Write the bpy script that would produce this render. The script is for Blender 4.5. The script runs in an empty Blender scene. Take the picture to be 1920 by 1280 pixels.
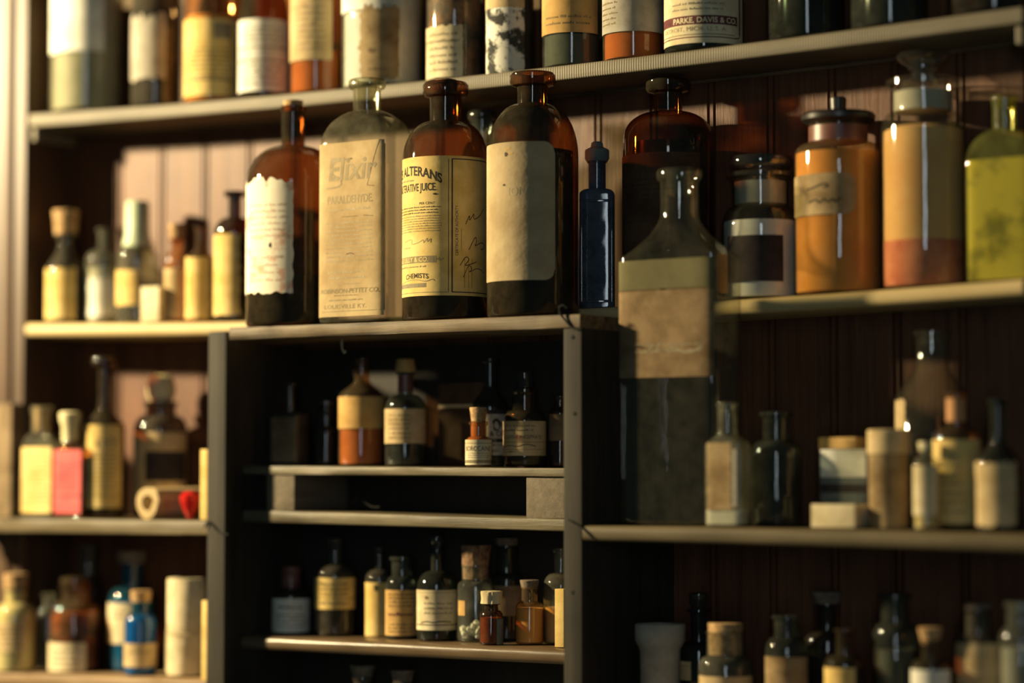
import bpy, bmesh, math, random
from mathutils import Vector, noise as mnoise
random.seed(7)
C = bpy.context.scene.collection
SC = bpy.context.scene
# ------------------------------------------------------------------ camera, light, exposure
YAW, PITCH, FPX = math.radians(34.2), math.radians(3.16), 4533.0
FWD = Vector((-math.sin(YAW)*math.cos(PITCH), math.cos(YAW)*math.cos(PITCH), math.sin(PITCH)))
RGT = Vector((math.cos(YAW), math.sin(YAW), 0))
UP = RGT.cross(FWD)
CAM = Vector((0, 0, 1.6)) - FWD*2.4
cd = bpy.data.cameras.new('camera'); cam = bpy.data.objects.new('camera', cd); C.objects.link(cam)
cam.location = CAM; cam.rotation_euler = FWD.to_track_quat('-Z', 'Y').to_euler()
cd.sensor_width = 36; cd.lens = FPX/1920*36; cd.clip_start = 0.05
cd.dof.use_dof = True; cd.dof.focus_distance = 2.45; cd.dof.aperture_fstop = 1.25
SC.camera = cam
w = bpy.data.worlds.new('world'); SC.world = w; w.use_nodes = True
w.node_tree.nodes['Background'].inputs[0].default_value = (0.40, 0.90, 0.85, 1)
w.node_tree.nodes['Background'].inputs[1].default_value = 0.028
def lamp(name, kind, loc, power, col, **k):
    d = bpy.data.lights.new(name, kind); o = bpy.data.objects.new(name, d); C.objects.link(o)
    o.location = loc; d.energy = power; d.color = col
    for a, v in k.items(): setattr(d, a, v)
    return o
LAMP = lamp('lamp_light', 'POINT', (-1.66, -0.90, 2.20), 430, (1.0, 0.80, 0.45), shadow_soft_size=0.055)
WIN = lamp('window_light', 'AREA', (2.55, -4.1, 1.75), 18, (0.80, 0.93, 1.0), shape='RECTANGLE', size=0.50, size_y=2.0)
WIN.rotation_euler = (Vector((0, 0, 1.6)) - WIN.location).to_track_quat('-Z', 'Y').to_euler()
SC.view_settings.view_transform = 'Standard'; SC.view_settings.look = 'None'
SC.view_settings.exposure = 0.0; SC.view_settings.gamma = 1.0; SC.view_settings.use_curve_mapping = False
SC.cycles.max_bounces = 10; SC.cycles.transparent_max_bounces = 40
SC.cycles.caustics_reflective = False; SC.cycles.caustics_refractive = False
SC.cycles.sample_clamp_indirect = 4.0

# ------------------------------------------------------------------ pixel rays of the survey of the photograph
def ray(x, y): return FWD*FPX + RGT*(x-960) + UP*(640-y)
def on_plane(x, y, Y):
    r = ray(x, y); return CAM + r*((Y-CAM.y)/r.y)
def at_depth(x, y, d):
    r = ray(x, y); return CAM + r*(d/FPX)
def depth(p): return (p-CAM).dot(FWD)

# ------------------------------------------------------------------ materials
MATS = {}
def newmat(name):
    m = bpy.data.materials.new(name); m.use_nodes = True
    nt = m.node_tree
    for n in list(nt.nodes): nt.nodes.remove(n)
    out = nt.nodes.new('ShaderNodeOutputMaterial')
    return m, nt, out
def N(nt, t, **k):
    n = nt.nodes.new(t)
    for a, v in k.items():
        if a in n.inputs: n.inputs[a].default_value = v
        else: setattr(n, a, v)
    return n
def L(nt, a, b): nt.links.new(a, b)
def c4(c): return (c[0], c[1], c[2], 1)
def coords(nt, sc=(1, 1, 1)):
    t = N(nt, 'ShaderNodeTexCoord'); mp = N(nt, 'ShaderNodeMapping'); mp.inputs['Scale'].default_value = sc
    L(nt, t.outputs['Object'], mp.inputs['Vector']); return mp.outputs['Vector']
def ramp(nt, fac, stops):
    r = N(nt, 'ShaderNodeValToRGB'); e = r.color_ramp.elements
    while len(e) < len(stops): e.new(0.5)
    for i, (p, c) in enumerate(stops): e[i].position = p; e[i].color = c4(c)
    L(nt, fac, r.inputs[0]); return r.outputs[0]
def noisy(name, c1, c2, sc=(1, 1, 1), scale=30, rough=0.7, bump=0.0, spec=0.3, lo=0.35, hi=0.65, bscale=None, detail=5, coat=0.0):
    if name in MATS: return MATS[name]
    m, nt, out = newmat(name)
    v = coords(nt, sc)
    n = N(nt, 'ShaderNodeTexNoise', Scale=scale, Detail=detail, Roughness=0.65); L(nt, v, n.inputs['Vector'])
    col = ramp(nt, n.outputs['Fac'], [(lo, c1), (hi, c2)])
    b = N(nt, 'ShaderNodeBsdfPrincipled', Roughness=rough); b.inputs['Specular IOR Level'].default_value = spec
    b.inputs['Coat Weight'].default_value = coat
    L(nt, col, b.inputs['Base Color'])
    if bump:
        n2 = N(nt, 'ShaderNodeTexNoise', Scale=bscale or scale*2, Detail=4); L(nt, v, n2.inputs['Vector'])
        bp = N(nt, 'ShaderNodeBump', Strength=bump, Distance=0.001); L(nt, n2.outputs['Fac'], bp.inputs['Height']); L(nt, bp.outputs[0], b.inputs['Normal'])
    L(nt, b.outputs[0], out.inputs[0]); MATS[name] = m; return m
def wood(name, c1, c2, axis='x', rough=0.55, saw=False, spec=0.35, bump=0.25, stops=(0.5, 0.95)):
    st = {'x': (3, 60, 60), 'z': (60, 60, 3), 'y': (60, 3, 60)}[axis]
    if name in MATS: return MATS[name]
    m, nt, out = newmat(name)
    v = coords(nt, st)
    n = N(nt, 'ShaderNodeTexNoise', Scale=1.6, Detail=8, Roughness=0.7); L(nt, v, n.inputs['Vector'])
    v2 = coords(nt, (5, 5, 5))
    n2 = N(nt, 'ShaderNodeTexNoise', Scale=3.0, Detail=3); L(nt, v2, n2.inputs['Vector'])
    mx = N(nt, 'ShaderNodeMath', operation='MULTIPLY_ADD'); mx.inputs[1].default_value = 0.45
    L(nt, n2.outputs['Fac'], mx.inputs[0]); L(nt, n.outputs['Fac'], mx.inputs[2])
    col = ramp(nt, mx.outputs[0], [(stops[0], c1), (stops[1], c2)])
    b = N(nt, 'ShaderNodeBsdfPrincipled', Roughness=rough); b.inputs['Specular IOR Level'].default_value = spec
    h = n.outputs['Fac']
    if saw:
        wv = N(nt, 'ShaderNodeTexWave', Scale=saw, Distortion=1.2, Detail=2); wv.bands_direction = 'X'
        vv = coords(nt, (1, 1, 1)); L(nt, vv, wv.inputs['Vector'])
        ad = N(nt, 'ShaderNodeMath', operation='MULTIPLY_ADD'); ad.inputs[1].default_value = 0.6
        L(nt, wv.outputs['Fac'], ad.inputs[0]); L(nt, h, ad.inputs[2]); h = ad.outputs[0]
        mc = N(nt, 'ShaderNodeMix', data_type='RGBA', blend_type='MULTIPLY'); mc.inputs[0].default_value = 0.45
        L(nt, col, mc.inputs[6]); L(nt, wv.outputs['Color'], mc.inputs[7]); col = mc.outputs[2]
    L(nt, col, b.inputs['Base Color'])
    bp = N(nt, 'ShaderNodeBump', Strength=bump, Distance=0.0015); L(nt, h, bp.inputs['Height']); L(nt, bp.outputs[0], b.inputs['Normal'])
    L(nt, b.outputs[0], out.inputs[0]); MATS[name] = m; return m
def glass(name, tint, dust=0.08, dcol=(0.5, 0.47, 0.36), edge=2.0, f0=0.05, rough=0.04):
    """Thin-walled old glass: tinted transmission (longer path at the rim), Schlick reflection, film of dust (on cobalt a painted reflection)."""
    if name in MATS: return MATS[name]
    m, nt, out = newmat(name)
    lw = N(nt, 'ShaderNodeLayerWeight', Blend=0.5)
    tcol = ramp(nt, lw.outputs['Facing'], [(0.35, tint), (0.97, tuple(t**edge*0.6 for t in tint))])
    tr = N(nt, 'ShaderNodeBsdfTransparent'); L(nt, tcol, tr.inputs[0])
    v = coords(nt); n = N(nt, 'ShaderNodeTexNoise', Scale=45, Detail=6, Roughness=0.7); L(nt, v, n.inputs['Vector'])
    df = N(nt, 'ShaderNodeBsdfDiffuse', Color=c4(dcol))
    mr = N(nt, 'ShaderNodeMapRange'); L(nt, n.outputs['Fac'], mr.inputs[0])
    for i, x in enumerate((0.3, 0.7, dust*0.35, dust*1.5)): mr.inputs[i+1].default_value = x
    m1 = N(nt, 'ShaderNodeMixShader'); L(nt, mr.outputs[0], m1.inputs[0]); L(nt, tr.outputs[0], m1.inputs[1]); L(nt, df.outputs[0], m1.inputs[2])
    pw = N(nt, 'ShaderNodeMath', operation='POWER'); pw.inputs[1].default_value = 5; L(nt, lw.outputs['Facing'], pw.inputs[0])
    fr = N(nt, 'ShaderNodeMath', operation='MULTIPLY_ADD'); fr.inputs[1].default_value = 0.6; fr.inputs[2].default_value = f0
    L(nt, pw.outputs[0], fr.inputs[0])
    gl = N(nt, 'ShaderNodeBsdfGlossy', Roughness=rough)
    n3 = N(nt, 'ShaderNodeTexNoise', Scale=35, Detail=1); L(nt, v, n3.inputs['Vector'])
    bp = N(nt, 'ShaderNodeBump', Strength=0.10, Distance=0.004); L(nt, n3.outputs['Fac'], bp.inputs['Height']); L(nt, bp.outputs[0], gl.inputs['Normal'])
    m2 = N(nt, 'ShaderNodeMixShader'); L(nt, fr.outputs[0], m2.inputs[0]); L(nt, m1.outputs[0], m2.inputs[1]); L(nt, gl.outputs[0], m2.inputs[2])
    L(nt, m2.outputs[0], out.inputs[0]); MATS[name] = m; return m

glass('amber', (0.47, 0.235, 0.085), 0.06, (0.42, 0.34, 0.2))
glass('amber_light', (0.82, 0.56, 0.31), 0.08, (0.5, 0.36, 0.2))
glass('honey', (0.95, 0.82, 0.56), 0.10, (0.5, 0.36, 0.2))
glass('amber_dark', (0.20, 0.085, 0.04), 0.05, (0.4, 0.34, 0.26))
glass('smoky', (0.22, 0.17, 0.12), 0.10, (0.45, 0.40, 0.30))
glass('clear', (0.88, 0.90, 0.84), 0.09, (0.5, 0.5, 0.4), edge=3)
glass('clear_dusty', (0.84, 0.83, 0.72), 0.09, (0.50, 0.46, 0.30), edge=3)
glass('clear_hazy', (0.82, 0.82, 0.72), 0.13, (0.46, 0.44, 0.33), edge=3)
glass('clear_old', (0.95, 0.95, 0.89), 0.035, (0.48, 0.45, 0.32), edge=1.6, f0=0.07)
glass('crystal', (0.93, 0.94, 0.92), 0.03, (0.5, 0.5, 0.45), edge=1.6, f0=0.16)
glass('clear_dark', (0.45, 0.48, 0.42), 0.06, (0.4, 0.42, 0.34), edge=2)
glass('green_dark', (0.22, 0.28, 0.22), 0.05, (0.36, 0.38, 0.3))
glass('yellow_green', (0.86, 0.84, 0.46), 0.12, (0.5, 0.5, 0.15))
glass('cobalt', (0.05, 0.12, 0.28), 0.20, (0.30, 0.34, 0.42), f0=0.07)  # strong blue-grey film stands in for the window's reflection on the panel
glass('blue', (0.10, 0.42, 0.62), 0.08, (0.1, 0.4, 0.6))
glass('red_glass', (0.85, 0.16, 0.14), 0.15, (0.7, 0.15, 0.12))
def paper(name, c1, c2, scale=28, bump=0.3, lo=0.35, hi=0.62): return noisy(name, c1, c2, scale=scale, rough=0.85, bump=bump, spec=0.15, bscale=60, lo=lo, hi=hi)
paper('white_paper', (0.62, 0.60, 0.50), (0.84, 0.82, 0.72))
paper('cream', (0.52, 0.42, 0.24), (0.76, 0.66, 0.44))
paper('tan', (0.40, 0.29, 0.14), (0.62, 0.47, 0.26))
paper('yellow', (0.56, 0.38, 0.11), (0.78, 0.58, 0.23))
paper('ochre', (0.42, 0.25, 0.08), (0.60, 0.38, 0.14))
paper('grey_paper', (0.30, 0.27, 0.21), (0.46, 0.42, 0.34))
paper('brown_paper', (0.13, 0.09, 0.05), (0.26, 0.19, 0.11))
paper('dirty_brown', (0.20, 0.13, 0.06), (0.40, 0.29, 0.15))
paper('black_paper', (0.025, 0.02, 0.02), (0.05, 0.04, 0.04))
paper('dim_label', (0.05, 0.026, 0.014), (0.10, 0.055, 0.03))
paper('brown_label', (0.12, 0.075, 0.035), (0.25, 0.17, 0.09))
paper('olive_paper', (0.095, 0.083, 0.038), (0.15, 0.133, 0.066), scale=12)
paper('red_paper', (0.50, 0.08, 0.09), (0.68, 0.15, 0.14))
paper('elixir_paper', (0.34, 0.235, 0.115), (0.53, 0.40, 0.215), scale=14, bump=0.5)
paper('bubbled_paper', (0.34, 0.25, 0.135), (0.49, 0.385, 0.225), scale=14, bump=0.9)
paper('stained_white', (0.05, 0.05, 0.045), (0.70, 0.68, 0.58), scale=45, lo=0.46, hi=0.54)
paper('stained_green', (0.16, 0.15, 0.04), (0.58, 0.50, 0.16), scale=26, lo=0.36, hi=0.50)
paper('streaked_white', (0.72, 0.42, 0.28), (0.85, 0.78, 0.60), scale=40, lo=0.36, hi=0.46)
paper('blue_grey_paper', (0.10, 0.12, 0.12), (0.18, 0.20, 0.19))
noisy('cork', (0.22, 0.12, 0.05), (0.55, 0.36, 0.17), scale=160, rough=0.9, bump=0.5)
noisy('cork_dark', (0.10, 0.055, 0.03), (0.32, 0.19, 0.10), scale=140, rough=0.9, bump=0.6)
noisy('cork_dull', (0.10, 0.08, 0.06), (0.22, 0.17, 0.12), scale=150, rough=0.9, bump=0.4)
noisy('black_cap', (0.012, 0.010, 0.010), (0.03, 0.025, 0.022), scale=40, rough=0.35, spec=0.5)
noisy('wax_green', (0.42, 0.50, 0.32), (0.60, 0.66, 0.45), scale=30, rough=0.5)
noisy('red_brown_cap', (0.10, 0.035, 0.025), (0.20, 0.08, 0.06), scale=40, rough=0.4, spec=0.5)
noisy('pale_stopper', (0.55, 0.47, 0.25), (0.75, 0.66, 0.40), scale=40, rough=0.5)
noisy('ink', (0.03, 0.025, 0.018), (0.07, 0.055, 0.04), scale=200, rough=0.9)
noisy('ink_faint', (0.15, 0.105, 0.05), (0.26, 0.185, 0.095), scale=200, rough=0.9)
noisy('ink_ghost', (0.22, 0.18, 0.11), (0.30, 0.25, 0.16), scale=200, rough=0.9)
noisy('ink_elix', (0.25, 0.20, 0.115), (0.40, 0.32, 0.19), scale=60, rough=0.9)
noisy('ink_shade', (0.33, 0.26, 0.15), (0.48, 0.39, 0.25), scale=60, rough=0.9)
noisy('ink_olive', (0.20, 0.165, 0.085), (0.32, 0.26, 0.14), scale=120, rough=0.9)
noisy('ink_pale', (0.62, 0.47, 0.34), (0.74, 0.58, 0.42), scale=120, rough=0.9)
noisy('ink_wine', (0.10, 0.03, 0.03), (0.16, 0.05, 0.05), scale=120, rough=0.9)
noisy('ink_cream', (0.66, 0.55, 0.33), (0.78, 0.68, 0.45), scale=120, rough=0.9)
noisy('ink_dim', (0.035, 0.022, 0.016), (0.06, 0.04, 0.03), scale=120, rough=0.9)
noisy('orange_powder', (0.60, 0.30, 0.08), (0.76, 0.43, 0.15), scale=18, rough=0.95, bump=0.2)
noisy('tan_powder', (0.68, 0.36, 0.12), (0.80, 0.50, 0.20), scale=12, rough=0.95, bump=0.2)
noisy('red_powder', (0.46, 0.11, 0.05), (0.72, 0.27, 0.13), scale=30, rough=0.95, bump=0.3)
noisy('white_powder', (0.68, 0.66, 0.62), (0.90, 0.88, 0.84), scale=20, rough=0.95, bump=0.2)
noisy('cream_powder', (0.66, 0.50, 0.20), (0.85, 0.68, 0.32), scale=16, rough=0.95)
noisy('copper_glow', (0.40, 0.19, 0.08), (0.58, 0.30, 0.14), scale=22, rough=0.9)  # diffuse colour added to amber bottles to imitate light glowing through them
noisy('brown_residue', (0.04, 0.012, 0.005), (0.36, 0.14, 0.05), scale=34, rough=0.6, lo=0.42, hi=0.60)
noisy('dark_liquid', (0.006, 0.006, 0.007), (0.014, 0.012, 0.012), scale=10, rough=0.2)
noisy('blue_liquid', (0.02, 0.25, 0.55), (0.03, 0.36, 0.68), scale=10, rough=0.4)
noisy('teal_liquid', (0.06, 0.26, 0.34), (0.09, 0.36, 0.44), scale=10, rough=0.4)
noisy('grey_liquid', (0.20, 0.19, 0.16), (0.34, 0.33, 0.27), scale=24, rough=0.6)
noisy('silver_liquid', (0.38, 0.37, 0.29), (0.52, 0.50, 0.40), scale=18, rough=0.6)
noisy('crystals', (0.60, 0.58, 0.46), (0.86, 0.84, 0.70), scale=60, rough=0.4, bump=0.3)
noisy('ground_glass', (0.34, 0.32, 0.25), (0.46, 0.44, 0.35), scale=30, rough=0.8)
noisy('rose', (0.66, 0.17, 0.15), (0.80, 0.30, 0.26), scale=40, rough=0.5)
noisy('string', (0.42, 0.34, 0.2), (0.6, 0.5, 0.32), scale=200, rough=0.9)
noisy('wire_metal', (0.012, 0.012, 0.012), (0.03, 0.027, 0.025), scale=90, rough=0.8, spec=0.15)
wood('wood_top', (0.13, 0.108, 0.068), (0.26, 0.22, 0.15), 'x', saw=110)
wood('wood_mid', (0.46, 0.34, 0.15), (0.64, 0.49, 0.25), 'x')
wood('wood_plank', (0.04, 0.027, 0.014), (0.19, 0.135, 0.074), 'x', bump=0.5, stops=(0.58, 0.84))
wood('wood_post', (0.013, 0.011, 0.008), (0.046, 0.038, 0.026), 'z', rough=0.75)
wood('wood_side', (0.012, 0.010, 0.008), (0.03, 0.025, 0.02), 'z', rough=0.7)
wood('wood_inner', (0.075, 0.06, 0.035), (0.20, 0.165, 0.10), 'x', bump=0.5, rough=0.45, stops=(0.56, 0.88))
wood('wood_gloss', (0.07, 0.045, 0.024), (0.17, 0.115, 0.064), 'x', rough=0.28, spec=0.6)
wood('wood_lower', (0.075, 0.056, 0.028), (0.165, 0.126, 0.066), 'x')
wood('wood_brown', (0.17, 0.11, 0.055), (0.30, 0.20, 0.11), 'x')
wood('wood_trim', (0.050, 0.026, 0.014), (0.088, 0.051, 0.029), 'z', rough=0.45, bump=0.15)
wood('wood_board', (0.070, 0.026, 0.0115), (0.165, 0.067, 0.029), 'z', rough=0.5, bump=0.55)
wood('wood_block', (0.10, 0.08, 0.055), (0.20, 0.16, 0.11), 'y', rough=0.8, bump=0.5)

# ------------------------------------------------------------------ object helpers
def link(name, bm, mats, parent=None, loc=None, smooth=True, ang=40):
    me = bpy.data.meshes.new(name)
    bm.normal_update(); bm.to_mesh(me); bm.free()
    for m in (mats if isinstance(mats, (list, tuple)) else [mats]): me.materials.append(MATS[m] if isinstance(m, str) else m)
    if smooth:
        me.shade_smooth()
        try: me.set_sharp_from_angle(angle=math.radians(ang))
        except Exception: pass
    o = bpy.data.objects.new(name, me); C.objects.link(o)
    if parent: o.parent = parent
    if loc is not None: o.location = loc
    return o
def tag(o, label, cat, group=None, kind=None):
    if label: o['label'] = label
    if cat: o['category'] = cat
    if group: o['group'] = group
    if kind: o['kind'] = kind
    return o
def thing(name, loc, label, cat, group=None):
    o = bpy.data.objects.new(name, None); o.empty_display_size = 0.01; C.objects.link(o); o.location = loc
    return tag(o, label, cat, group)
def box(bm, x0, x1, y0, y1, z0, z1, bev=0.0, mi=0):
    vs = [bm.verts.new(p) for p in ((x0,y0,z0),(x1,y0,z0),(x1,y1,z0),(x0,y1,z0),(x0,y0,z1),(x1,y0,z1),(x1,y1,z1),(x0,y1,z1))]
    fs = [bm.faces.new([vs[i] for i in f]) for f in ((3,2,1,0),(4,5,6,7),(0,1,5,4),(1,2,6,5),(2,3,7,6),(3,0,4,7))]
    for f in fs: f.material_index = mi
    if bev:
        es = set(e for f in fs for e in f.edges)
        bmesh.ops.bevel(bm, geom=list(es), offset=bev, segments=2, affect='EDGES', profile=0.6)
def rings(bm, rs, seg=48, mi=0, jit=0.0):
    """Closed surface through superellipse rings (z, a, b, n); a ring of radius 0 closes an end."""
    prev = None
    for (z, a, b, n) in rs:
        if a < 1e-6:
            cur = [bm.verts.new((0, 0, z))]
        else:
            cur = []
            for i in range(seg):
                t = 2*math.pi*i/seg; c, s = math.cos(t), math.sin(t); e = 2.0/n
                k = 1+random.uniform(-jit, jit)
                cur.append(bm.verts.new((k*a*math.copysign(abs(c)**e, c), k*b*math.copysign(abs(s)**e, s), z)))
        if prev is not None:
            for i in range(seg):
                j = (i+1) % seg
                if len(prev) == 1 and len(cur) == 1: break
                if len(prev) == 1: f = bm.faces.new((prev[0], cur[j], cur[i]))
                elif len(cur) == 1: f = bm.faces.new((prev[i], prev[j], cur[0]))
                else: f = bm.faces.new((prev[i], prev[j], cur[j], cur[i]))
                f.material_index = mi
        prev = cur
def tube(bm, pts, r, seg=8, mi=0):
    pts = [Vector(p) for p in pts]; prev = None
    for i, p in enumerate(pts):
        d = (pts[min(i+1, len(pts)-1)] - pts[max(i-1, 0)]).normalized()
        a = d.orthogonal().normalized() if abs(d.z) > 0.95 else d.cross(Vector((0, 0, 1))).normalized()
        b = d.cross(a)
        cur = [bm.verts.new(p + (a*math.cos(t)+b*math.sin(t))*r) for t in [2*math.pi*k/seg for k in range(seg)]]
        if prev:
            for k in range(seg): bm.faces.new((prev[k], prev[(k+1) % seg], cur[(k+1) % seg], cur[k])).material_index = mi
        prev = cur
TXT = {}
def text_geo(s, bold=0.0, shear=0.0):
    key = (s, bold, shear)
    if key not in TXT:
        cu = bpy.data.curves.new('t', 'FONT'); cu.body = s; cu.size = 1.0; cu.offset = bold; cu.shear = shear; cu.resolution_u = 3
        o = bpy.data.objects.new('t', cu); C.objects.link(o)
        dg = bpy.context.evaluated_depsgraph_get(); dg.update()
        me = o.evaluated_get(dg).to_mesh()
        vs = [(v.co.x, v.co.y) for v in me.vertices]; fs = [tuple(p.vertices) for p in me.polygons]
        o.evaluated_get(dg).to_mesh_clear()
        bpy.data.objects.remove(o); bpy.data.curves.remove(cu)
        x0 = min(v[0] for v in vs); x1 = max(v[0] for v in vs); h = 0.70
        TXT[key] = ([((x-x0)/h, y/h) for x, y in vs], fs, (x1-x0)/h)
    return TXT[key]

# ------------------------------------------------------------------ shelves (front edges surveyed, boards sag a little)
def fit(pts, Y):
    P = [on_plane(x, y, Y) for x, y in pts]
    X = [p.x for p in P]; Z = [p.z for p in P]; n = 3 if len(P) > 3 else 2
    A = [[sum(x**(i+j) for x in X) for j in range(n)] for i in range(n)]; B = [sum(z*x**i for x, z in zip(X, Z)) for i in range(n)]
    for i in range(n):
        for j in range(n):
            if j != i:
                f = A[j][i]/A[i][i]
                A[j] = [a-f*b for a, b in zip(A[j], A[i])]; B[j] -= f*B[i]
    co = [B[i]/A[i][i] for i in range(n)]
    return lambda x: sum(c*x**i for i, c in enumerate(co))
WALL = 0.166
FL = 0.03    # front plane of the left upright and the left shelves
FY = -0.012   # front plane of the cabinet and the lower shelves
SH = {
 'top': (0.08, fit([(60,213),(440,187),(640,166),(880,144),(1050,122),(1250,98),(1440,75),(1600,51),(1900,18)], 0.08)),
 'mid': (0.082, fit([(60,607),(400,602),(1120,577),(1410,559),(1660,543),(1900,523)], 0.082)),
 'plank': (FY, fit([(440,613),(770,602),(1080,588)], FY)),
 'left': (FL, fit([(0,972),(200,973),(385,976)], FL)),
 'leftlow': (FL, fit([(0,1262),(380,1277)], FL)),
 'in1': (0.058, fit([(502,873),(800,876),(1052,877)], 0.058)),
 'in2': (0.058, fit([(502,957),(800,965),(1050,972)], 0.058)),
 'in3': (0.056, fit([(530,1195),(800,1206),(1050,1218)], 0.056)),
 'in4': (0.058, fit([(430,1365),(1050,1400)], 0.058)),
 'right': (FY, fit([(1090,985),(1400,990),(1650,995),(1920,1003)], FY)),
 'rightlow': (FY, fit([(1090,1318),(1920,1362)], FY)),
}
def board(key, name, x0, x1, th, mat, y1=WALL-.0006, bev=0.0015, nx=40):
    Y, f = SH[key]; bm = bmesh.new(); prev = None
    prof = [(Y+bev, 0), (Y+bev*.3, -bev*.3), (Y, -bev), (Y, -th+bev), (Y+bev*.3, -th+bev*.3), (Y+bev, -th), (y1, -th), (y1, 0)]
    for i in range(nx+1):
        x = x0+(x1-x0)*i/nx; z = f(x)
        wob = lambda k: 0.0004*mnoise.noise((x*25, k*3.1, z*9))
        cur = [bm.verts.new((x, y+(wob(k) if k < 6 else 0), z+dz)) for k, (y, dz) in enumerate(prof)]
        if prev:
            for k in range(len(prof)): bm.faces.new((prev[k], cur[k], cur[(k+1) % len(prof)], prev[(k+1) % len(prof)]))
        else: bm.faces.new(cur)
        prev = cur
    bm.faces.new(prev[::-1])
    bmesh.ops.recalc_face_normals(bm, faces=bm.faces)
    return link(name, bm, mat, ang=50)
def X(px, y, Y): return on_plane(px, y, Y).x
XL, XR = X(54, 220, .08), X(1916, 30, .08)
tag(board('top', 'shelf_board', XL, XR, 0.0150, 'wood_top'), 'top wooden shelf board with saw-marked front edge, rising to the right', 'shelf')
tag(board('mid', 'shelf_board', X(48, 610, .082), X(1917, 535, .082), 0.0150, 'wood_mid', bev=0.005), 'long pale middle shelf board running behind the big brown bottles', 'shelf')
PX0, PX1 = X(391, 900, FL), X(424, 900, FL)
QX0, QX1 = X(1056, 900, FY), X(1090, 900, FY)
tag(board('left', 'shelf_board', X(-90, 972, FL), PX0-0.0015, 0.0160, 'wood_lower'), 'left lower shelf board under the rolled paper and red box', 'shelf')
tag(board('leftlow', 'shelf_board', X(-90, 1262, FL), PX0-0.0015, 0.0140, 'wood_brown'), 'shelf board at bottom left under the blue bottles', 'shelf')
tag(board('right', 'shelf_board', QX1+0.001, X(2040, 1000, FY), 0.0150, 'wood_lower', bev=0.004), 'right lower shelf board carrying the tall square clear bottle', 'shelf')
tag(board('rightlow', 'shelf_board', QX1+0.001, X(2040, 1360, FY), 0.0150, 'wood_brown'), 'lowest right shelf board below the bottom row of dark bottles', 'shelf')
# the small cabinet that stands in the middle
ZP = SH['plank'][1]
zb = on_plane(700, 1480, 0).z
cab = thing('cabinet', ((PX0+QX1)/2, 0.08, zb), 'small open wooden cabinet with two uprights standing in front of the shelves', 'cabinet')
cl = cab.location
def cabpart(name, bm, mat):
    bmesh.ops.translate(bm, verts=bm.verts, vec=-cl); o = link(name, bm, mat, cab, ang=30); return o
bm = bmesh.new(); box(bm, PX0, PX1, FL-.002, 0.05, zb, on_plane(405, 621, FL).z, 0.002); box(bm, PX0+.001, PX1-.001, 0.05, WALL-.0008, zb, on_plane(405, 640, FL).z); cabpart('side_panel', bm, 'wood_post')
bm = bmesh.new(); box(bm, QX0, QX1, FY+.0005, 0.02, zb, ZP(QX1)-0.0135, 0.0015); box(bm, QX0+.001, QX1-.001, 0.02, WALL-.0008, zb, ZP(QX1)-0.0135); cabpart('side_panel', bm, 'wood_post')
o = board('plank', 'top_board', X(430, 615, FY), X(1087, 590, FY), 0.0133, 'wood_plank', y1=0.081, bev=0.001); o.parent = cab; o.data.transform(__import__('mathutils').Matrix.Translation(-cl))
def inner(key, name, th, mat, bev=0.001):
    o = board(key, name, PX1+.0005, QX0-.0005, th, mat, bev=bev, nx=50); o.parent = cab; o.data.transform(__import__('mathutils').Matrix.Translation(-cl))
inner('in1', 'shelf', 0.0088, 'wood_inner'); inner('in2', 'shelf', 0.0130, 'wood_inner', 0.002); inner('in3', 'shelf', 0.0150, 'wood_gloss', 0.005); inner('in4', 'shelf', 0.0130, 'wood_inner')
for (xa, xb) in ((X(500, 920, .060), X(551, 920, .060)), (X(986, 920, .060), QX0-.001)):
    bm = bmesh.new(); xm = (xa+xb)/2
    box(bm, xa, xb, 0.0605, 0.155, SH['in2'][1](xm)+.0002, SH['in1'][1](xm)-.0089, 0.0008); cabpart('spacer_block', bm, 'wood_block')
for (px, py, Y) in ((1074, 632, FY+.0005), (1077, 775, FY+.0005), (1073, 1110, FY+.0005)):
    q = on_plane(px, py, Y); bm = bmesh.new(); rings(bm, [(0, 0, 0, 2), (0, .0022, .0022, 2), (.0006, .0016, .0016, 2), (.0006, 0, 0, 2)], 12)
    bmesh.ops.rotate(bm, verts=bm.verts, cent=(0, 0, 0), matrix=__import__('mathutils').Matrix.Rotation(math.pi/2, 3, 'X')); bmesh.ops.translate(bm, verts=bm.verts, vec=q-cl)
    bmesh.ops.recalc_face_normals(bm, faces=bm.faces); link('nail_head', bm, 'wire_metal', [c for c in bpy.data.objects if c.parent == cab and c.name.startswith('side_panel')][1])
for (px, y0, y1, lab) in ((61, 243, 268, 'tiny wooden cleat under the left end of the top shelf'), (1909, 52, 88, 'tiny wooden cleat under the right end of the top shelf')):
    q = on_plane(px, y0, .084); zt0 = SH['top'][1](q.x)-.0153; bm = bmesh.new(); h_ = q.z-on_plane(px, y1, .084).z
    box(bm, -.0035, .0035, 0, .07, -h_, -.0004, .0015); tag(link('shelf_cleat', bm, 'wood_top', None, (q.x, .086, zt0)), lab, 'cleat')
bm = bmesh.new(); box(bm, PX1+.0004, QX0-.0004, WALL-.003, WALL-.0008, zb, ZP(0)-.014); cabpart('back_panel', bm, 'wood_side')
q = on_plane(641, 640, .03); bm = bmesh.new(); tube(bm, [(0, 0, .004), (0, 0, -.004), (.001, 0, -.008), (.003, 0, -.0105), (.005, 0, -.009)], .0012, 8)
tag(link('hook', bm, 'string', None, (q.x, .03, ZP(q.x)-.0135-.0042)), 'tiny pale hook hanging under the cabinet top board', 'hook')
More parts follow.
